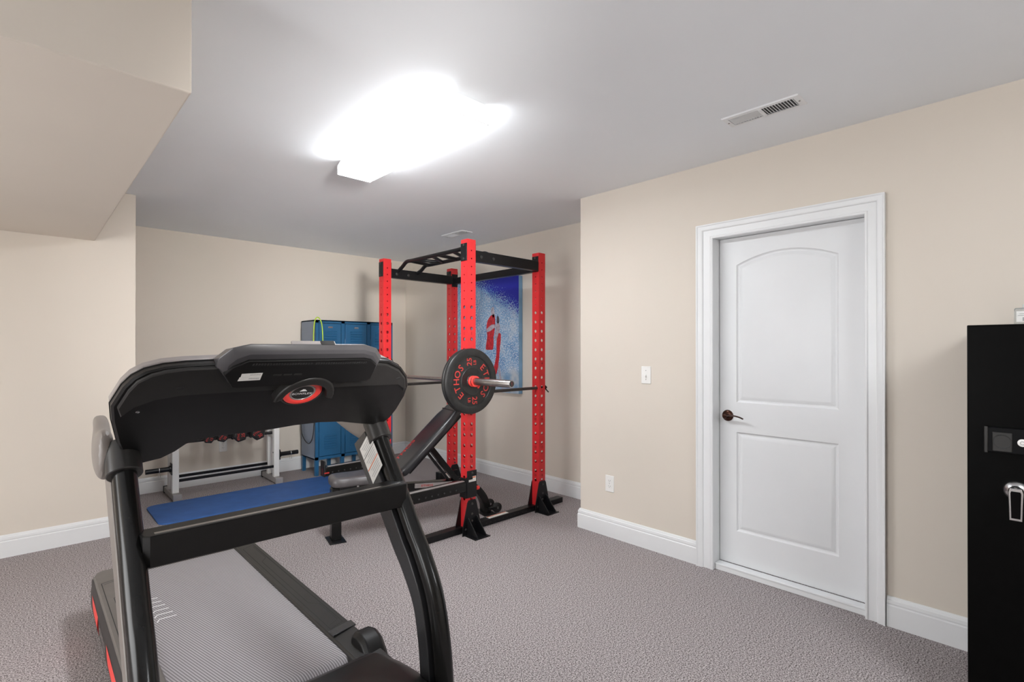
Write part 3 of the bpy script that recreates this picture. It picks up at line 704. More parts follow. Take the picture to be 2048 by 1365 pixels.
# ------------------------------------------------------------------ power rack
UP = {'A': (2.290, 4.01), 'B': (2.322, 2.892), 'C': (3.074, 2.905), 'D': (3.046, 4.045)}
HW = .0375; RT = 2.11
BX, BZ = 2.236, 1.101
HOLES = [(2.03 - .0578 * k, .0055) for k in range(7)] + [(1.623 - .0762 * k, .0130) for k in range(19)]
def upright_mesh(cx, cy):
    """square tube with real punched holes through all four faces"""
    mb = MB(); w = HW; seg = 16
    faces = [((1, 0), (0, -1)), ((0, 1), (1, 0)), ((-1, 0), (0, 1)), ((0, -1), (-1, 0))]
    for ax, nr in faces:
        A = V((ax[0], ax[1], 0)); N = V((nr[0], nr[1], 0)); O = V((cx, cy, 0)) + N * w
        zs = []
        edge = .028
        for z, r in HOLES: zs.append((z - edge, z + edge, z, r))
        zs.sort()
        def quad(z0, z1, x0=-w, x1=w): mb.add([O + A * x0 + Z * z0, O + A * x1 + Z * z0, O + A * x1 + Z * z1, O + A * x0 + Z * z1], [(0, 1, 2, 3)])
        last = .04
        for z0, z1, z, r in zs:
            z0 = max(z0, last)
            if z0 > last + 1e-5: quad(last, z0)
            # ring between circle and rectangle corners
            ring = []; outer = []
            for i in range(seg):
                t = 2 * pi * i / seg; c, s_ = cos(t), sin(t)
                ring.append(O + A * (r * c) + Z * (z + r * s_))
                hx, hz1, hz0 = w, z1 - z, z - z0
                k = min(hx / abs(c) if abs(c) > 1e-6 else 9, (hz1 if s_ > 0 else hz0) / abs(s_) if abs(s_) > 1e-6 else 9)
                outer.append((c * k, s_ * k))
            # add rectangle corners
            pts = [(O + A * p[0] + Z * (z + p[1])) for p in outer]
            mb.add(ring + pts, [(i, (i + 1) % seg, seg + (i + 1) % seg, seg + i) for i in range(seg)])
            for sx_ in (-1, 1):
                for dz in (z1 - z, z0 - z):
                    ang = math.atan2(dz, sx_ * w) % (2 * pi); i = int(ang / (2 * pi / seg)); j = (i + 1) % seg
                    cp = O + A * (sx_ * w) + Z * (z + dz)
                    if (pts[i] - cp).length > 1e-5 and (pts[j] - cp).length > 1e-5: mb.add([pts[i], cp, pts[j]], [(0, 1, 2)])
            # wall thickness of the hole
            inn = [p - N * .004 for p in ring]
            mb.add(ring + inn, [(i, (i + 1) % seg, seg + (i + 1) % seg, seg + i) for i in range(seg)])
            last = z1
        quad(last, RT)
    mb.add([(cx - w, cy - w, RT), (cx + w, cy - w, RT), (cx + w, cy + w, RT), (cx - w, cy + w, RT)], [(0, 1, 2, 3)])
    return mb
def power_rack():
    T = thing('power_rack', (2.69, 3.46, 0), 'red and black four-post power rack with numbered hole uprights and pull-up bar', 'power rack')
    for key, (cx, cy) in UP.items():
        near = key in 'BC'; sy = -1 if near else 1
        up = upright_mesh(cx, cy).build('upright', 'red', T, smooth=True, ang=30)
        mb = MB()
        for i, num in enumerate(('1', '4', '7', '10', '13', '16')):
            z = 1.623 - .0762 * (2.46 + 3 * i)
            if z < .26: continue
            text_mb(mb, num, .032, (cx - HW - .0001, cy, z), (0, -1, 0), Z, (-1, 0, 0), .0006, .8)
            text_mb(mb, num, .032, (cx, cy - HW - .0001, z), X, Z, (0, -1, 0), .0006, .8)
        mb.build('hole_numbers', 'darktext', up, smooth=False)
        # foot bracket: trapezoid plates either side plus ribbed floor plate
        mb = MB(); zt = .245 if near else .20
        for s in (-1, 1):
            yy = cy + s * (HW + .003)
            mb.prism([(-.085, .0), (.085, .0), (.082, .06), (.041, zt - .015), (.030, zt), (-.030, zt), (-.041, zt - .015), (-.082, .06)], (cx, yy - .003, 0), X, Z, Y, .006)
        y0 = cy + sy * (HW + .006); y1 = cy + sy * .165
        mb.box((cx - .068, y0, 0), (cx + .068, y1, .006))
        for dx in (-.040, .040):
            mb.prism([(0, .006), (abs(y1 - y0) - .012, .006), (abs(y1 - y0) - .012, .016), (.012, .125), (0, .125)], (cx + dx - .003, y0, 0), (0, sy, 0), Z, X, .006)
        fb = mb.build('foot_bracket', 'black', up, bevel=.001)
        for z in (.218, .145, .095, .045):
            for dx in ((0,) if z > .1 else (-.058, .058) if z < .09 else (0,)):
                mb = MB(); mb.lathe((cx + dx, cy - HW - .006, z), (0, -1, 0), [(0, .0085), (.004, .0085), (.006, .006), (.006, 0)], 12); mb.build('bolt', 'darksteel', fb, ang=40)
        # top plates: one on each face that carries a beam
        mb = MB()
        for s in (-1, 1):
            mb.box((cx + s * HW, cy - .034, 1.955), (cx + s * (HW + .006), cy + .034, 2.082))
            mb.box((cx - .034, cy + s * HW, 1.93), (cx + .034, cy + s * (HW + .006), 2.055)) if (s == -1 and key == 'D') or (s == sy * -1 and False) else None
        tb = mb.build('top_bracket', 'black', up, bevel=.002)
        for z in (1.97, 2.068):
            mb = MB(); mb.lathe((cx - HW - .006, cy, z), (-1, 0, 0), [(0, .009), (.004, .009), (.006, .006), (.006, 0)], 12); mb.build('bolt', 'darksteel', tb, ang=40)
    A, B, C, D = (UP[k] for k in 'ABCD')
    # side beams along the top
    for (p, q, zc, h) in ((B, C, 2.000, .040), (A, D, 1.992, .040)):
        mb = MB(); mb.box((p[0] + HW + .006, p[1] - .027, zc - h), (q[0] - HW - .006, q[1] * 0 + p[1] + .027, zc + h)); bm_ = mb.build('top_side_beam', 'black', T, bevel=.004)
        for x in (p[0] + .10, p[0] + .22):
            mb = MB(); mb.lathe((x, p[1] - .027, zc - .004), (0, -1, 0), [(0, .012), (.004, .012), (.006, .007), (.008, 0)], 12); mb.build('bolt', 'darksteel', bm_, ang=40)
    mb = MB(); mb.box((3.055 - .025, C[1] + HW, 1.957), (3.055 + .025, D[1] - HW, 2.017)); mb.build('rear_crossmember', 'black', T, bevel=.003)
    # multi-grip pull-up bar
    mb = MB()
    for x, zt in ((2.415, 2.085), (2.610, 2.072)):
        mb.tube(smooth_path([(x, A[1] - .01, 2.015), (x, A[1] - .08, zt - .035), (x, A[1] - .15, zt), (x, A[1] - .25, zt), (x, 3.4, zt), (x, B[1] + .25, zt), (x, B[1] + .15, zt), (x, B[1] + .08, zt - .035), (x, B[1] + .01, 2.015)], 5), .0165, n=14)
    pb = mb.build('pull_up_bar', 'black', T, ang=50)
    def rung(p, q, r=.014):
        m = MB(); m.cyl(p, q, r, n=12); m.build('grip_rung', 'black', pb, ang=50)
    for ya, yb in ((3.80, 3.80), (3.72, 3.60), (3.48, 3.60), (3.40, 3.40), (3.20, 3.30), (3.10, 3.10)): rung((2.415, ya, 2.083), (2.610, yb, 2.072))
    # floor beams
    for k, (p, q) in enumerate(((B, C), (A, D))):
        ym = (p[1] + q[1]) / 2; h = .046 if k == 0 else .05
        mb = MB(); mb.box((1.775, ym + .0, .002), (3.37, ym + .064, h)) if k == 0 else mb.box((1.79, ym - .037, .002), (3.29, ym + .037, .075))
        fb = mb.build('floor_beam', 'black', T, bevel=.003)
        if k == 0:
            mb = MB().mat('label'); mb.box((2.54, ym + .012, h), (2.74, ym + .052, h + .0008)); mb.mat('orange'); mb.box((2.545, ym + .042, h + .0008), (2.735, ym + .050, h + .0012)); mb.build('warning_label', None, fb, smooth=False)
            mb = MB()
            for i in range(14):
                x = 2.46 + i * .042; mb.cyl((x, ym - .0005, .024), (x, ym - .0015, .024), .006, n=10)
            mb.build('beam_holes', 'slot', fb, smooth=False)
    # low crossmember with its sticker by the far post
    mb = MB(); mb.box((2.80, 3.905, .095), (3.015, 3.975, .170)); lb = mb.build('low_bracket', 'black', T, bevel=.004)
    mb = MB().mat('label'); mb.box((2.865, 3.9035, .108), (2.925, 3.905, .160)); mb.mat('orange'); mb.box((2.87, 3.903, .149), (2.92, 3.9035, .156)); mb.build('warning_label', None, lb, smooth=False)
    # safety bars from front to rear posts
    for (p, q) in ((B, C), (A, D)):
        mb = MB(); mb.cyl((p[0] - .07, p[1], 1.005), (q[0] + .075, p[1], 1.005), .0125, n=20); sb = mb.build('safety_bar', 'darksteel', T, ang=50)
        mb = MB(); mb.cyl((q[0] + .055, p[1], 1.005), (q[0] + .062, p[1], 1.005), .019, n=16); mb.cyl((q[0] + .06, p[1], 1.0), (q[0] + .085, p[1] - .02, .965), .005, n=10); mb.build('locking_pin', 'black', sb, ang=40)
    # spotter arms pointing to the bench side
    for cx, cy in (A, B):
        x1 = cx - HW - .010; x0 = x1 - .50
        mb = MB(); mb.box((x0, cy - HW, .308), (x1, cy + HW, .380)); ar = mb.build('spotter_arm', 'blacksheen', T, bevel=.004)
        mb = MB(); mb.box((x0 + .02, cy - HW + .006, .380), (x1 - .01, cy - .004, .386)); mb.build('arm_liner', 'silvertrim', ar, bevel=.002)
        mb = MB(); mb.box((x0 - .012, cy - HW - .002, .302), (x0, cy + HW + .002, .430)); mb.build('end_plate', 'black', ar, bevel=.006)
        mb = MB()
        text_mb(mb, 'ETHOS', .015, (x0 - .0125, cy, .345), (0, 0, 1), (0, 1, 0), (-1, 0, 0), .0006)
        mb.prism([(-.02, -.005), (.02, -.005), (.02, .005), (-.02, .005)], (x0 + .006, cy - HW - .002, .335), X, Z, (0, -1, 0), .0006)
        mb.build('end_lettering', 'redtext', ar, smooth=False)
        mb = MB()
        for i in range(8): x = x0 + .055 + i * .0508; mb.cyl((x, cy - HW - .0004, .336), (x, cy - HW - .0012, .336), .0065, n=14)
        mb.build('arm_holes', 'slot', ar, smooth=False)
        # sleeve round the post
        mb = MB(); mb.box((cx - HW - .006, cy - HW - .006, .262), (cx + HW + .006, cy - HW, .455)); mb.box((cx - HW - .012, cy - HW, .26), (cx - HW, cy + HW, .40)); mb.box((cx - HW - .014, cy - HW - .012, .392), (cx + .002, cy - HW, .412))
        sl = mb.build('arm_sleeve', 'black', ar, bevel=.002)
        mb = MB().mat('label'); mb.box((cx - .030, cy - HW - .0068, .375), (cx + .036, cy - HW - .006, .412)); mb.mat('orange'); mb.box((cx - .026, cy - HW - .0074, .401), (cx + .032, cy - HW - .0068, .409)); mb.build('warning_label', None, sl, smooth=False)
        mb = MB(); mb.cyl((cx + HW, cy - .02, .315), (cx + HW + .022, cy - .02, .315), .006, n=12); mb.lathe((cx + HW + .020, cy - .02, .315), (1, 0, 0), [(0, .008), (.003, .014), (.02, .015), (.026, .011), (.026, 0)], 16); mb.build('pull_pin', 'accent', sl, ang=40)
        mb = MB(); mb.lathe((cx, cy - HW - .006, .437), (0, -1, 0), [(0, .010), (.004, .010), (.006, .006), (.006, 0)], 12); mb.build('bolt', 'darksteel', sl, ang=40)
    # J-hooks that carry the barbell
    for cx, cy in (A, B):
        mb = MB(); x = cx - HW
        k = x - BX + .030; mb.prism([(0, 1.135), (-.001, 1.135), (-.001, 1.085), (-k + .008, 1.085), (-k, 1.112), (-k - .008, 1.112), (-k - .004, 1.070), (-.006, 1.045), (-.006, 1.02), (0, 1.02)], (x, cy - .028, 0), X, Z, Y, .056); mb.build('bar_hook', 'black', T, bevel=.002)
power_rack()

# ------------------------------------------------------------------ barbell and plates
def barbell():
    y0, y1 = 2.347, 4.553
    T = thing('barbell', (BX, 3.45, BZ), 'steel barbell resting across the hooks of the red power rack', 'barbell')
    mb = MB(); mb.cyl((BX, 2.795, BZ), (BX, 4.105, BZ), .0145, n=24); mb.build('bar_shaft', 'chrome', T, ang=50)
    for s, ye, yi in ((-1, y0, 2.800), (1, y1, 4.100)):
        mb = MB(); mb.lathe((BX, yi, BZ), (0, s, 0), [(-.02, .016), (-.02, .035), (0, .037), (.001, .0245), (abs(ye - yi) - .002, .0245), (abs(ye - yi), .0230), (abs(ye - yi), .017)], 32); sl = mb.build('sleeve', 'chrome', T, ang=40)
        mb = MB(); mb.lathe((BX, ye, BZ), (0, s, 0), [(-.004, .019), (.001, .0185), (.001, 0)], 24); mb.build('end_cap', 'slot', sl, ang=40)
        if s < 0:
            mb = MB(); text_mb(mb, 'E', .014, (BX, ye - .0012, BZ + .006), X, Z, (0, -1, 0), .0008); text_mb(mb, 'T', .012, (BX, ye - .0012, BZ - .007), X, Z, (0, -1, 0), .0008); mb.build('end_mark', 'redtext', sl, smooth=False)
barbell()
def weight_plate(yc, s, label):
    """bumper plate whose outer face looks along s"""
    T = thing('weight_plate', (BX, yc, BZ), label, 'weight plate', 'bumper plates on the barbell')
    c = V((BX, yc, BZ)); n = V((0, s, 0)); r = .226; h = .030
    prof = [(-h, .026), (-h, .12), (-h + .004, .125), (-h + .004, .17), (-h, .178), (-h, .214), (-h + .004, .222), (-h + .010, r), (-.004, r), (-.001, r - .005), (.002, r - .005), (.005, r), (h - .010, r), (h - .004, .222), (h, .214), (h, .178), (h - .002, .174), (h - .007, .172), (h - .007, .098), (h - .005, .094), (h - .002, .092), (h - .004, .086), (h - .006, .045), (h - .002, .040), (h - .002, .026)]
    mb = MB(); mb.lathe(c, n, prof, 72); b = mb.build('plate_body', 'rubber', T, ang=28)
    mb = MB(); mb.lathe(c, n, [(h - .003, .025), (h + .001, .026), (h + .001, .036), (h - .004, .038)], 36); mb.build('hub_ring', 'accent', T, ang=30)
    f = h - .0066; ax = V((-s, 0, 0))
    mb = MB()
    for side in (0, 1):
        for i, ch in enumerate('ETHOS'):
            a = pi + R(-42) * -1 * (-1) * 0 + (pi + R(44) - R(22) * i if side == 0 else R(44) - R(22) * i)
            rad = V((0, 0, 1)) * sin(a - (pi if side == 0 else 0) + (pi if side == 0 else 0)) + ax * cos(a)
            rad = ax * cos(a) + Z * sin(a); rad = rad if True else rad
            tan = ax * sin(a) - Z * cos(a)
            text_mb(mb, ch, .066, c + n * f + rad * .135, tan, rad, n, .0012, 1.0)
    for sg in (1, -1):
        # "25" then "LB", turned a quarter
        text_mb(mb, '25', .060, c + n * f + Z * (.134 * sg) + ax * (-.024 * sg), Z * sg, ax * -sg, n, .0012, .95)
        text_mb(mb, 'LB', .034, c + n * f + Z * (.130 * sg) + ax * (.024 * sg), Z * sg, ax * -sg, n, .0012, .95)
    mb.build('plate_lettering', 'redtext', T, smooth=False)
weight_plate(2.768, -1, 'near black bumper plate with red ETHOS and 25 LB lettering on the barbell end')
weight_plate(4.132, 1, 'far bumper plate on the barbell before the blue lockers, mostly hidden by the treadmill')
def collar(y, label):
    c = V((BX, y, BZ)); T = thing('barbell_collar', c, label, 'barbell collar')
    mb = MB(); mb.lathe(c, (0, -1, 0), [(-.018, .026), (-.018, .036), (-.012, .038), (-.008, .033), (.004, .033), (.008, .038), (.016, .037), (.016, .026)], 36); mb.build('clamp_ring', 'accent', T, ang=30)
    mb = MB(); mb.tube(smooth_path([c + V((.034, 0, -.008)), c + V((.042, -.004, -.028)), c + V((.026, -.004, -.046))], 5), .006, n=10); mb.build('clamp_lever', 'accent', T, ang=50)
    mb = MB(); mb.lathe(c + V((0, -.003, 0)), (0, -1, 0), [(-.008, .0335), (.005, .0335)], 30); mb.build('clamp_liner', 'slot', T, ang=50)
collar(2.717, 'red clamp collar locked against the near bumper plate')

# ------------------------------------------------------------------ weight bench, built along local x then turned
def bench():
    T = thing('weight_bench', (0, 0, 0), 'black incline weight bench with red ETHOS lettering inside the power rack', 'weight bench')
    mb = MB(); mb.box((-.033, -.033, .006), (.033, .033, .36)); mb.build('front_post', 'blacksheen', T, bevel=.004)
    mb = MB(); mb.box((-.055, -.085, 0), (.055, .085, .006)); mb.build('front_foot_plate', 'black', T, bevel=.0015)
    mb = MB(); mb.tube([(-.03, 0, .335), (.30, 0, .31), (.98, 0, .265)], .03, prof=[(-.032, -.032), (.032, -.032), (.032, .032), (-.032, .032)], up=(0, 1, 0)); sp = mb.build('spine', 'blacksheen', T, bevel=.003)
    mb = MB(); mb.tube([(.56, -.034, .306), (.86, -.034, .284)], .02, prof=[(-.002, -.016), (.012, -.016), (.012, .016), (-.002, .016)], up=(0, -1, 0)); rl = mb.build('adjust_rail', 'silvertrim', sp, bevel=.001)
    mb = MB(); d = V((.30, 0, -.020)).normalized(); text_mb(mb, 'ETHOS', .022, V((.655, -.0465, .2995)), d, (0, 0, 1), (0, -1, 0), .0008, 1.4); mb.build('rail_lettering', 'redtext', rl, smooth=False)
    mb = MB(); mb.tube(smooth_path([(.92, 0, .268), (1.00, 0, .258), (1.075, 0, .215), (1.135, 0, .145), (1.165, 0, .075), (1.172, 0, .008)], 7), .04, prof=rrect(-.045, -.028, .045, .028, .006, 3), up=(0, 1, 0)); mb.build('curved_rear_leg', 'blacksheen', T, ang=40)
    mb = MB(); mb.box((1.115, -.095, 0), (1.225, .095, .006)); mb.build('rear_foot_plate', 'black', T, bevel=.0015)
    for s in (-1, 1):
        mb = MB(); mb.lathe((1.245, s * .062 - .012, .045), (0, 1, 0), [(0, .006), (0, .036), (.003, .040), (.021, .040), (.024, .036), (.024, .006)], 24); w = mb.build('transport_wheel', 'rubber', T, ang=40)
        mb = MB(); mb.lathe((1.245, s * .062 - .012, .045), (0, -1, 0), [(0, .010), (.006, .009), (.007, 0)], 14); mb.build('axle_bolt', 'bolt', w)
    for a, b in ((-.075, -.050), (.050, .075)): mb = MB(); mb.box((1.17, a, .035), (1.25, b, .055)); mb.build('wheel_bracket', 'black', T, bevel=.002)
    # seat
    def pad(name, outline, o, ax, ay, az, th, m):
        mb = MB(); n = len(outline); rings = [(.020, 0), (.004, .006), (0, .016), (0, th - .022), (.006, th - .010), (.018, th - .002), (.040, th)]
        vs = []
        for off, h in rings:
            q = offset_poly(outline, off) if off else outline
            vs += [V(o) + V(ax) * a + V(ay) * b + V(az) * h for a, b in q]
        fs = [(j * n + i, j * n + (i + 1) % n, (j + 1) * n + (i + 1) % n, (j + 1) * n + i) for j in range(len(rings) - 1) for i in range(n)]
        fs += tess(offset_poly(outline, .020), 0, True) + tess(offset_poly(outline, .040), (len(rings) - 1) * n, False)
        mb.add(vs, fs); return mb.build(name, m, T, ang=50)
    half = [(-.040, 0), (-.038, .060), (-.020, .095), (.05, .112), (.12, .108), (.20, .120), (.27, .145), (.36, .15), (.42, .14), (.43, .12)]
    out = [(a, -b) for a, b in half] + [(a, b) for a, b in reversed(half) if b > 0]
    st = pad('seat', [(a, b) for a, b in smooth2(out)], (0, 0, .378), X, Y, Z, .066, 'vinylseat')
    mb = MB(); mb.box((.02, -.045, .330), (.36, .045, .378)); mb.build('seat_support', 'black', T, bevel=.003)
    for x in (.14, .27):
        mb = MB(); mb.lathe((x, -.046, .362), (0, -1, 0), [(0, .009), (.005, .008), (.006, 0)], 12); mb.build('bolt', 'bolt', T)
    # backrest
    an = R(43.5); d = V((cos(an), 0, sin(an))); nn = V((-sin(an), 0, cos(an))); o = V((.415, 0, .435)) - nn * .055
    half = [(0, 0), (.0, .10), (.015, .128), (.05, .140), (.40, .140), (.54, .138), (.60, .118), (.70, .105), (.74, .09), (.755, .06)]
    out = [(a, -b) for a, b in half] + [(a, b) for a, b in reversed(half) if b > 0]
    bk = pad('backrest', out, o, d, Y, nn, .062, 'vinyl')
    mb = MB(); f = o + nn * .0624
    text_mb(mb, 'ETHOS', .062, f + d * .150 + Y * .088, d, Y, nn, .0006, 1.25); mb.build('backrest_lettering', 'redtext', bk, smooth=False)
    mb = MB(); mb.prism([(.595, -.112), (.605, -.112), (.605, .112), (.595, .112)], f - nn * .001, d, Y, nn, .0016); mb.build('pad_seam', 'slot', bk, smooth=False)
    for s in (-1, 1):
        mb = MB(); mb.tube([o + Y * (.075 * s) + d * .05 - nn * .012, o + Y * (.075 * s) + d * .62 - nn * .012], .012, prof=[(-.014, -.014), (.014, -.014), (.014, .014), (-.014, .014)], up=(0, 1, 0)); mb.build('backrest_frame', 'black', T, bevel=.002)
    p = o + d * .30 - nn * .01
    mb = MB(); mb.tube([(p.x, 0, p.z), (.93, 0, .275)], .02, prof=[(-.028, -.020), (.028, -.020), (.028, .020), (-.028, .020)], up=(0, 1, 0)); mb.build('support_strut', 'blacksheen', T, bevel=.002)
    mb = MB(); mb.tube([(p.x - .02, 0, p.z - .04), (.86, 0, .29)], .02, prof=[(-.020, -.008), (.020, -.008), (.020, .008), (-.020, .008)], up=(0, 1, 0)); mb.build('ladder_strut', 'black', T, bevel=.002)
    T.location = (1.566, 3.412, 0); T.rotation_euler = (0, 0, R(-12.7))
def smooth2(p, k=3):
    n = len(p); out = []
    for i in range(n):
        p0, p1, p2, p3 = [V((*p[j % n], 0)) for j in (i - 1, i, i + 1, i + 2)]
        for s in range(k):
            u = s / k; v = .5 * ((2 * p1) + (p2 - p0) * u + (2 * p0 - 5 * p1 + 4 * p2 - p3) * u * u + (3 * p1 - p0 - 3 * p2 + p3) * u ** 3); out.append((v.x, v.y))
    return out
bench()

# ------------------------------------------------------------------ exercise mat
mb = MB(); mb.prism(rrect(.735, 4.575, 2.42, 5.190, .075, 8), (0, 0, 0), X, Y, Z, .012, inset=(.002, .002))
single(mb, 'exercise_mat', 'mat', 'long blue foam exercise mat lying on the carpet beside the dumbbell rack', 'exercise mat', origin=(1.6, 4.9, 0), ang=40)

# ------------------------------------------------------------------ dumbbell rack with dumbbells and spring clips
RXL, RXR = .965, 1.815
def dumbbell_rack():
    T = thing('dumbbell_rack', (1.39, 5.40, 0), 'white steel dumbbell rack with black rails standing against the back wall', 'dumbbell rack')
    for x in (RXL, RXR):
        mb = MB(); mb.box((x - .030, 5.215, .012), (x + .030, 5.62, .060)); f = mb.build('foot_beam', 'footgrey', T, bevel=.003)
        mb = MB(); mb.box((x - .033, 5.195, .0), (x + .033, 5.225, .064)); mb.build('foot_cap', 'footgrey', f, bevel=.004)
        mb = MB(); mb.box((x - .033, 5.61, .0), (x + .033, 5.635, .064)); mb.build('foot_cap', 'black', f, bevel=.004)
        mb = MB(); mb.box((x - .026, 5.275, .060), (x + .026, 5.325, 1.02)); p = mb.build('front_post', 'whitesteel', T, bevel=.004)
        mb = MB(); mb.box((x - .024, 5.455, .060), (x + .024, 5.50, 1.02)); mb.build('rear_post', 'whitesteel', T, bevel=.004)
        for z in (.30, .17):
            s = 1 if x < 1.4 else -1
            mb = MB(); mb.cyl((x + s * .026, 5.30, z), (x + s * .029, 5.30, z), .007, n=12); mb.build('bolt', 'darksteel', p)
        s = -1 if x < 1.4 else 1
        mb = MB(); mb.box((x + s * .026, 5.265, .225), (x + s * .032, 5.335, .325)); mb.cyl((x + s * .03, 5.30, .275), (x + s * .215, 5.30, .275), .021, n=24); mb.cyl((x + s * .03, 5.30, .275), (x + s * .045, 5.30, .275), .029, n=24); mb.build('storage_peg', 'black', T, ang=40, bevel=.001)
    for y, z in ((5.285, .165), (5.47, .165)):
        mb = MB(); mb.box((RXL + .026, y - .006, z - .012), (RXR - .026, y + .012, z + .012)); mb.build('lower_rail', 'black', T, bevel=.002)
    for z, ys in ((.495, (5.345, 5.405)), (.90, (5.345, 5.405))):
        for x in (RXL, RXR): mb = MB(); mb.box((x - .02, 5.32, z - .05), (x + .02, 5.46, z - .016)); mb.build('shelf_bracket', 'whitesteel', T, bevel=.002)
        for y in ys:
            mb = MB(); mb.box((RXL, y - .012, z - .016), (RXR, y + .012, z)); mb.build('shelf_rail', 'black', T, bevel=.002)
dumbbell_rack()
def dumbbell(x, r, L, txt, label, rot):
    z = .5105; c = V((x, 5.375, z))
    T = thing('dumbbell', c, label, 'dumbbell', 'hex dumbbells on the rack')
    mb = MB(); mb.cyl(c - Y * .07, c + Y * .07, .015, n=16); mb.build('handle', 'chrome', T, ang=40)
    for s in (-1, 1):
        hexa = [(r * cos(R(rot) + pi / 3 * k), r * sin(R(rot) + pi / 3 * k)) for k in range(6)]
        mb = MB(); y0 = c + Y * (s * .058)
        n = 6; rings = [(.82, 0), (1, .012), (1, L - .014), (.80, L)]; vs = []
        for k, h in rings: vs += [y0 + X * (a * k) + Z * (b * k) + Y * (s * h) for a, b in hexa]
        fs = [(j * n + i, j * n + (i + 1) % n, (j + 1) * n + (i + 1) % n, (j + 1) * n + i) for j in range(3) for i in range(n)] + [tuple(range(6)), tuple(range(18, 24))]
        mb.add(vs, fs); hd = mb.build('hex_head', 'rubber', T, bevel=.004, ang=30)
        if s < 0:
            fo = y0 - Y * (L + .0002); a = R(rot + 15); ax, ay = V((cos(a), 0, sin(a))), V((-sin(a), 0, cos(a)))
            mb = MB(); text_mb(mb, 'ETHOS', r * .42, fo + ay * (r * .28), ax, ay, -Y, .0008, 1.0); text_mb(mb, txt, r * .62, fo - ay * (r * .32), ax, ay, -Y, .0008, 1.0)
            mb.build('head_lettering', 'redtext', hd, smooth=False)
DB = [(1.225, .050, .055, '15', 50, 'first and leftmost black hex dumbbell with red lettering on the white rack'),
      (1.335, .052, .058, '20', 40, 'second from left black hex dumbbell on the white rack, above the wall outlet'),
      (1.480, .066, .066, '25', 75, 'largest looking black hex dumbbell, third from left on the white rack'),
      (1.640, .068, .068, '30', 20, 'fourth and rightmost black hex dumbbell on the white rack, nearest the lockers')]
for x, r, L, t, rot, lb in DB: dumbbell(x, r, L, t, lb, rot)
def clip(x, label):
    c = V((x, 5.30, .275)); mb = MB()
    pts = [c + V((.004 * sin(t * .3), .0225 * cos(t), .0225 * sin(t))) + X * (t * .0008) for t in [2 * pi * 2.2 * k / 40 for k in range(41)]]
    mb.tube([c + V((0, -.002, -.062)), c + V((0, .004, -.03))] + [], .0018, n=8)
    mb.tube(pts, .002, n=8); mb.tube([pts[-1], c + V((.016, -.006, -.060))], .0018, n=8)
    single(mb, 'spring_clip', 'bolt', label, 'spring clip', 'spring clips on the rack pegs', origin=tuple(c), ang=60)
clip(RXL - .125, 'thin chrome spring clip on the left storage peg of the white rack')
clip(RXR + .135, 'thin chrome spring clip on the right storage peg of the white rack, beside the lockers')

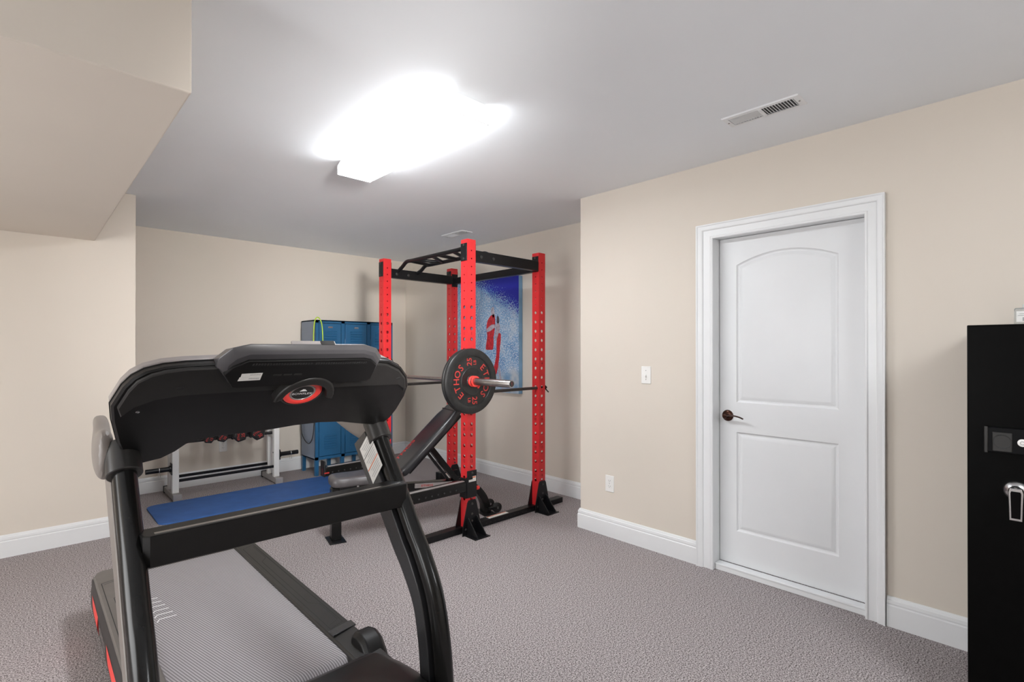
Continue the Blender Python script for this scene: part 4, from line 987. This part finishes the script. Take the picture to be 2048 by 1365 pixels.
# ------------------------------------------------------------------ lockers
def lockers():
    x0, x1, y0, y1, z0, z1 = 2.195, 3.100, 5.262, 5.635, .165, 1.630
    T = thing('storage_locker', (2.65, 5.45, 0), 'three-door blue metal locker unit with grey side in the back corner', 'locker')
    mb = MB(); t = .012
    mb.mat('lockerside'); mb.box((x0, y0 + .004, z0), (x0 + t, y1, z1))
    mb.mat('locker'); mb.box((x1 - t, y0 + .004, z0), (x1, y1, z1)); mb.box((x0, y0, z1 - .014), (x1, y1, z1)); mb.box((x0, y0 + .02, z0), (x1, y1, z0 + .014)); mb.box((x0, y1 - .01, z0), (x1, y1, z1))
    mb.build('cabinet_body', None, T, smooth=False, bevel=.002)
    w = (x1 - x0) / 3
    mb = MB()
    for i in range(4):
        xc = x0 + w * i; a, b = (xc - .020, xc + .020) if 0 < i < 3 else ((xc, xc + .034) if i == 0 else (xc - .034, xc)); mb.box((a, y0, z0), (b, y0 + .016, z1))
    mb.box((x0, y0, z0), (x1, y0 + .016, z0 + .03)); mb.box((x0, y0, z1 - .03), (x1, y0 + .016, z1)); mb.build('face_frame', 'locker', T, smooth=False)
    mb = MB(); mb.box((x0 + .01, y0 + .014, z0 + .02), (x1 - .01, y0 + .020, z1 - .02)); mb.build('door_recess', 'lockergap', T, smooth=False)
    # legs
    for x in (x0 + .002, x0 + w - .020, x0 + 2 * w - .020, x1 - .038):
        for y in (y0, y1 - .04):
            mb = MB(); mb.prism([(0, z0), (.036, z0), (.034, .0), (.004, 0)], (x, y, 0), X, Z, Y, .004); mb.prism([(0, z0), (.036, z0), (.032, .0), (.004, 0)], (x, y, 0), Y, Z, X, .004); mb.build('leg', 'locker', T, smooth=False)
    for i in range(3):
        a = x0 + w * i + (.040 if i == 0 else .026); b = x0 + w * (i + 1) - (.040 if i == 2 else .026)
        za, zb = z0 + .036, z1 - .036
        mb = MB(); mb.box((a, y0 - .006, za), (b, y0 + .010, zb)); dr = mb.build('locker_door', 'locker', T, bevel=.003)
        xc = (a + b) / 2
        for zc, k in ((1.445, 6), (.345, 6)):
            for j in range(k):
                z = zc + (j - (k - 1) / 2) * .026; ww = .068
                mb = MB(); mb.prism([(0, .006), (0, -.006), (-.008, -.0055), (-.009, -.003)], (xc - ww, y0 - .006, z), Y, Z, X, 2 * ww); mb.build('louvre', 'locker', dr, smooth=False)
        mb = MB(); mb.prism(rrect(xc - .024, 1.555 - .008, xc + .024, 1.555 + .008, .002, 2), (0, y0 - .006, 0), X, Z, (0, -1, 0), .002); npl = mb.build('number_plate', 'bolt', dr, smooth=False)
        mb = MB(); mb.box((xc - .016, y0 - .009, 1.5495), (xc + .016, y0 - .008, 1.5525)); mb.build('plate_slot', 'slot', npl, smooth=False)
        mb = MB(); mb.box((b - .045, y0 - .012, .84), (b - .018, y0 - .006, 1.02)); mb.box((b - .038, y0 - .030, .90), (b - .026, y0 - .010, .96)); mb.build('door_handle', 'chrome', dr, bevel=.002)
        for z in (1.40, .90, .42):
            mb = MB(); mb.cyl((a - .006, y0 - .004, z - .03), (a - .006, y0 - .004, z + .03), .004, n=10); mb.build('hinge', 'locker', dr)
lockers()
# band looped over the locker's top corner and a hanging cord
mb = MB(); p = smooth_path([(2.165, 5.255, 1.02), (2.168, 5.25, 1.30), (2.172, 5.25, 1.50), (2.180, 5.245, 1.61), (2.200, 5.245, 1.650), (2.225, 5.245, 1.648), (2.250, 5.243, 1.60), (2.262, 5.242, 1.50), (2.268, 5.243, 1.30), (2.270, 5.244, 1.02), (2.265, 5.246, .86), (2.22, 5.246, .80), (2.18, 5.25, .86), (2.165, 5.255, 1.02)], 8)
mb.tube(p, .0055, n=10)
single(mb, 'resistance_band', 'band', 'yellow-green rubber resistance band looped over the left corner of the blue lockers', 'resistance band', origin=(2.2, 5.25, 1.02), ang=60)
mb = MB(); p = smooth_path([(2.186, 5.63, .70), (2.184, 5.60, .45), (2.183, 5.53, .36), (2.18, 5.42, .325), (2.178, 5.34, .35), (2.178, 5.28, .43), (2.179, 5.25, .60), (2.181, 5.246, .74)], 8)
mb.tube(p, .0045, n=8)
single(mb, 'cord', 'cable', 'thin black cord hanging in a loop beside the left side of the blue lockers', 'cord', origin=(2.18, 5.42, .325), ang=60)

# ------------------------------------------------------------------ safe
def safe():
    xs, y1, y0, zt = 2.45, .206, -.52, 1.408
    T = thing('gun_safe', (2.70, (y0 + y1) / 2, 0), 'tall black safe with keypad and chrome handle at the right edge', 'safe')
    mb = MB(); mb.box((xs + .03, y0, 0), (2.985, y1, zt)); mb.build('safe_body', 'safe', T, bevel=.003)
    mb = MB(); mb.box((xs + .004, y0 + .003, .003), (xs + .027, y1 - .003, zt - .003)); mb.box((xs, y0 + .04, .05), (xs + .01, y1 - .000 - .02 - .0, zt - .03)) if False else None; mb.build('safe_door', 'safe', T, bevel=.004)
    mb = MB(); mb.box((xs - .012, -.25, .962), (xs + .004, .160, 1.050)); kp = mb.build('keypad_panel', 'safeplate', T, bevel=.004)
    mb = MB(); mb.box((xs - .016, .148, .960), (xs - .010, .158, 1.052)); mb.build('panel_strip', 'plastic2', kp, bevel=.002)
    mb = MB(); mb.box((xs - .0145, .087, .968), (xs - .010, .137, 1.034)); mb.build('dial_frame', 'plastic2', kp, bevel=.002)
    mb = MB(); mb.lathe((xs - .0145, .112, 1.003), (-1, 0, 0), [(0, .024), (.001, .0235), (-.0005, .019), (-.001, 0)], 32); mb.build('key_recess', 'slot', kp, ang=40)
    mb = MB(); mb.lathe((xs - .012, .062, 1.004), (-1, 0, 0), [(0, .013), (.004, .0125), (.005, .010), (.005, 0)], 28); bt = mb.build('power_button', 'plastic_white', kp, ang=40)
    mb = MB(); mb.lathe((xs - .017, .062, 1.004), (-1, 0, 0), [(0, .0065), (.0008, .0065), (.0008, .0045), (0, .0045)], 24, close=True); mb.build('button_ring', 'labelgrey', bt, smooth=False)
    mb = MB()
    for k in range(12): mb.box((xs - .0155, -.02 - .03 * (k % 3), .975 + .016 * (k // 3)), (xs - .012, .0 - .03 * (k % 3), .986 + .016 * (k // 3)))
    mb.build('number_keys', 'labelgrey', kp, smooth=False)
    c = V((xs - .0, .078, .838))
    mb = MB(); mb.lathe(c, (-1, 0, 0), [(-.004, .033), (.004, .034), (.012, .031), (.020, .020), (.034, .016), (.036, 0)], 32); hd = mb.build('lever_hub', 'bolt', T, ang=35)
    mb = MB(); outer = [(-.016, .015), (-.020, 0), (-.0175, -.095), (.0175, -.095), (.020, 0), (.016, .015)]
    mb.prism([(a * .95, b) for a, b in outer], c + V((-.030, 0, 0)), Y, Z, (-1, 0, 0), .012, inset=(.002, .003)); lv = mb.build('lever', 'bolt', hd, bevel=.001)
    mb = MB(); mb.prism([(-.011, .004), (-.013, -.002), (-.011, -.086), (.011, -.086), (.013, -.002), (.011, .004)], c + V((-.0415, 0, 0)), Y, Z, (-1, 0, 0), .002); mb.build('lever_inlay', 'safe', lv)
safe()
def bottle():
    c = V((2.60, .055, 1.409)); T = thing('sanitizer_bottle', c, 'small clear bottle with a printed label standing on top of the black safe', 'bottle')
    mb = MB(); mb.prism(rrect(-.022, -.032, .022, .032, .008, 4), c, X, Y, Z, .060, inset=(.003, .004)); mb.build('bottle_body', 'clear', T, ang=40)
    mb = MB(); mb.lathe(c + Z * .059, Z, [(0, .013), (.004, .013), (.004, .011), (.014, .011), (.014, 0)], 20); mb.build('bottle_cap', 'clearcap', T, ang=40)
    mb = MB().mat('label'); mb.box((c.x - .0228, c.y - .026, c.z + .010), (c.x - .0222, c.y + .026, c.z + .048)); mb.mat('labelgrey')
    mb.box((c.x - .0234, c.y - .024, c.z + .013), (c.x - .0228, c.y + .010, c.z + .026)); mb.box((c.x - .0234, c.y - .014, c.z + .032), (c.x - .0228, c.y + .022, c.z + .0335)); mb.box((c.x - .0234, c.y - .014, c.z + .038), (c.x - .0228, c.y + .018, c.z + .0395)); mb.build('bottle_label', None, T, smooth=False)
def glassy(name, col):
    m = mat(name, col, .1); b = m.node_tree.nodes['Principled BSDF']; b.inputs['Transmission Weight'].default_value = .75; b.inputs['IOR'].default_value = 1.3; return m
M['clear'] = glassy('clear plastic', (.85, .87, .86)); M['clearcap'] = mat('milky cap', (.7, .72, .70), .3, var=(40, .02))
bottle()
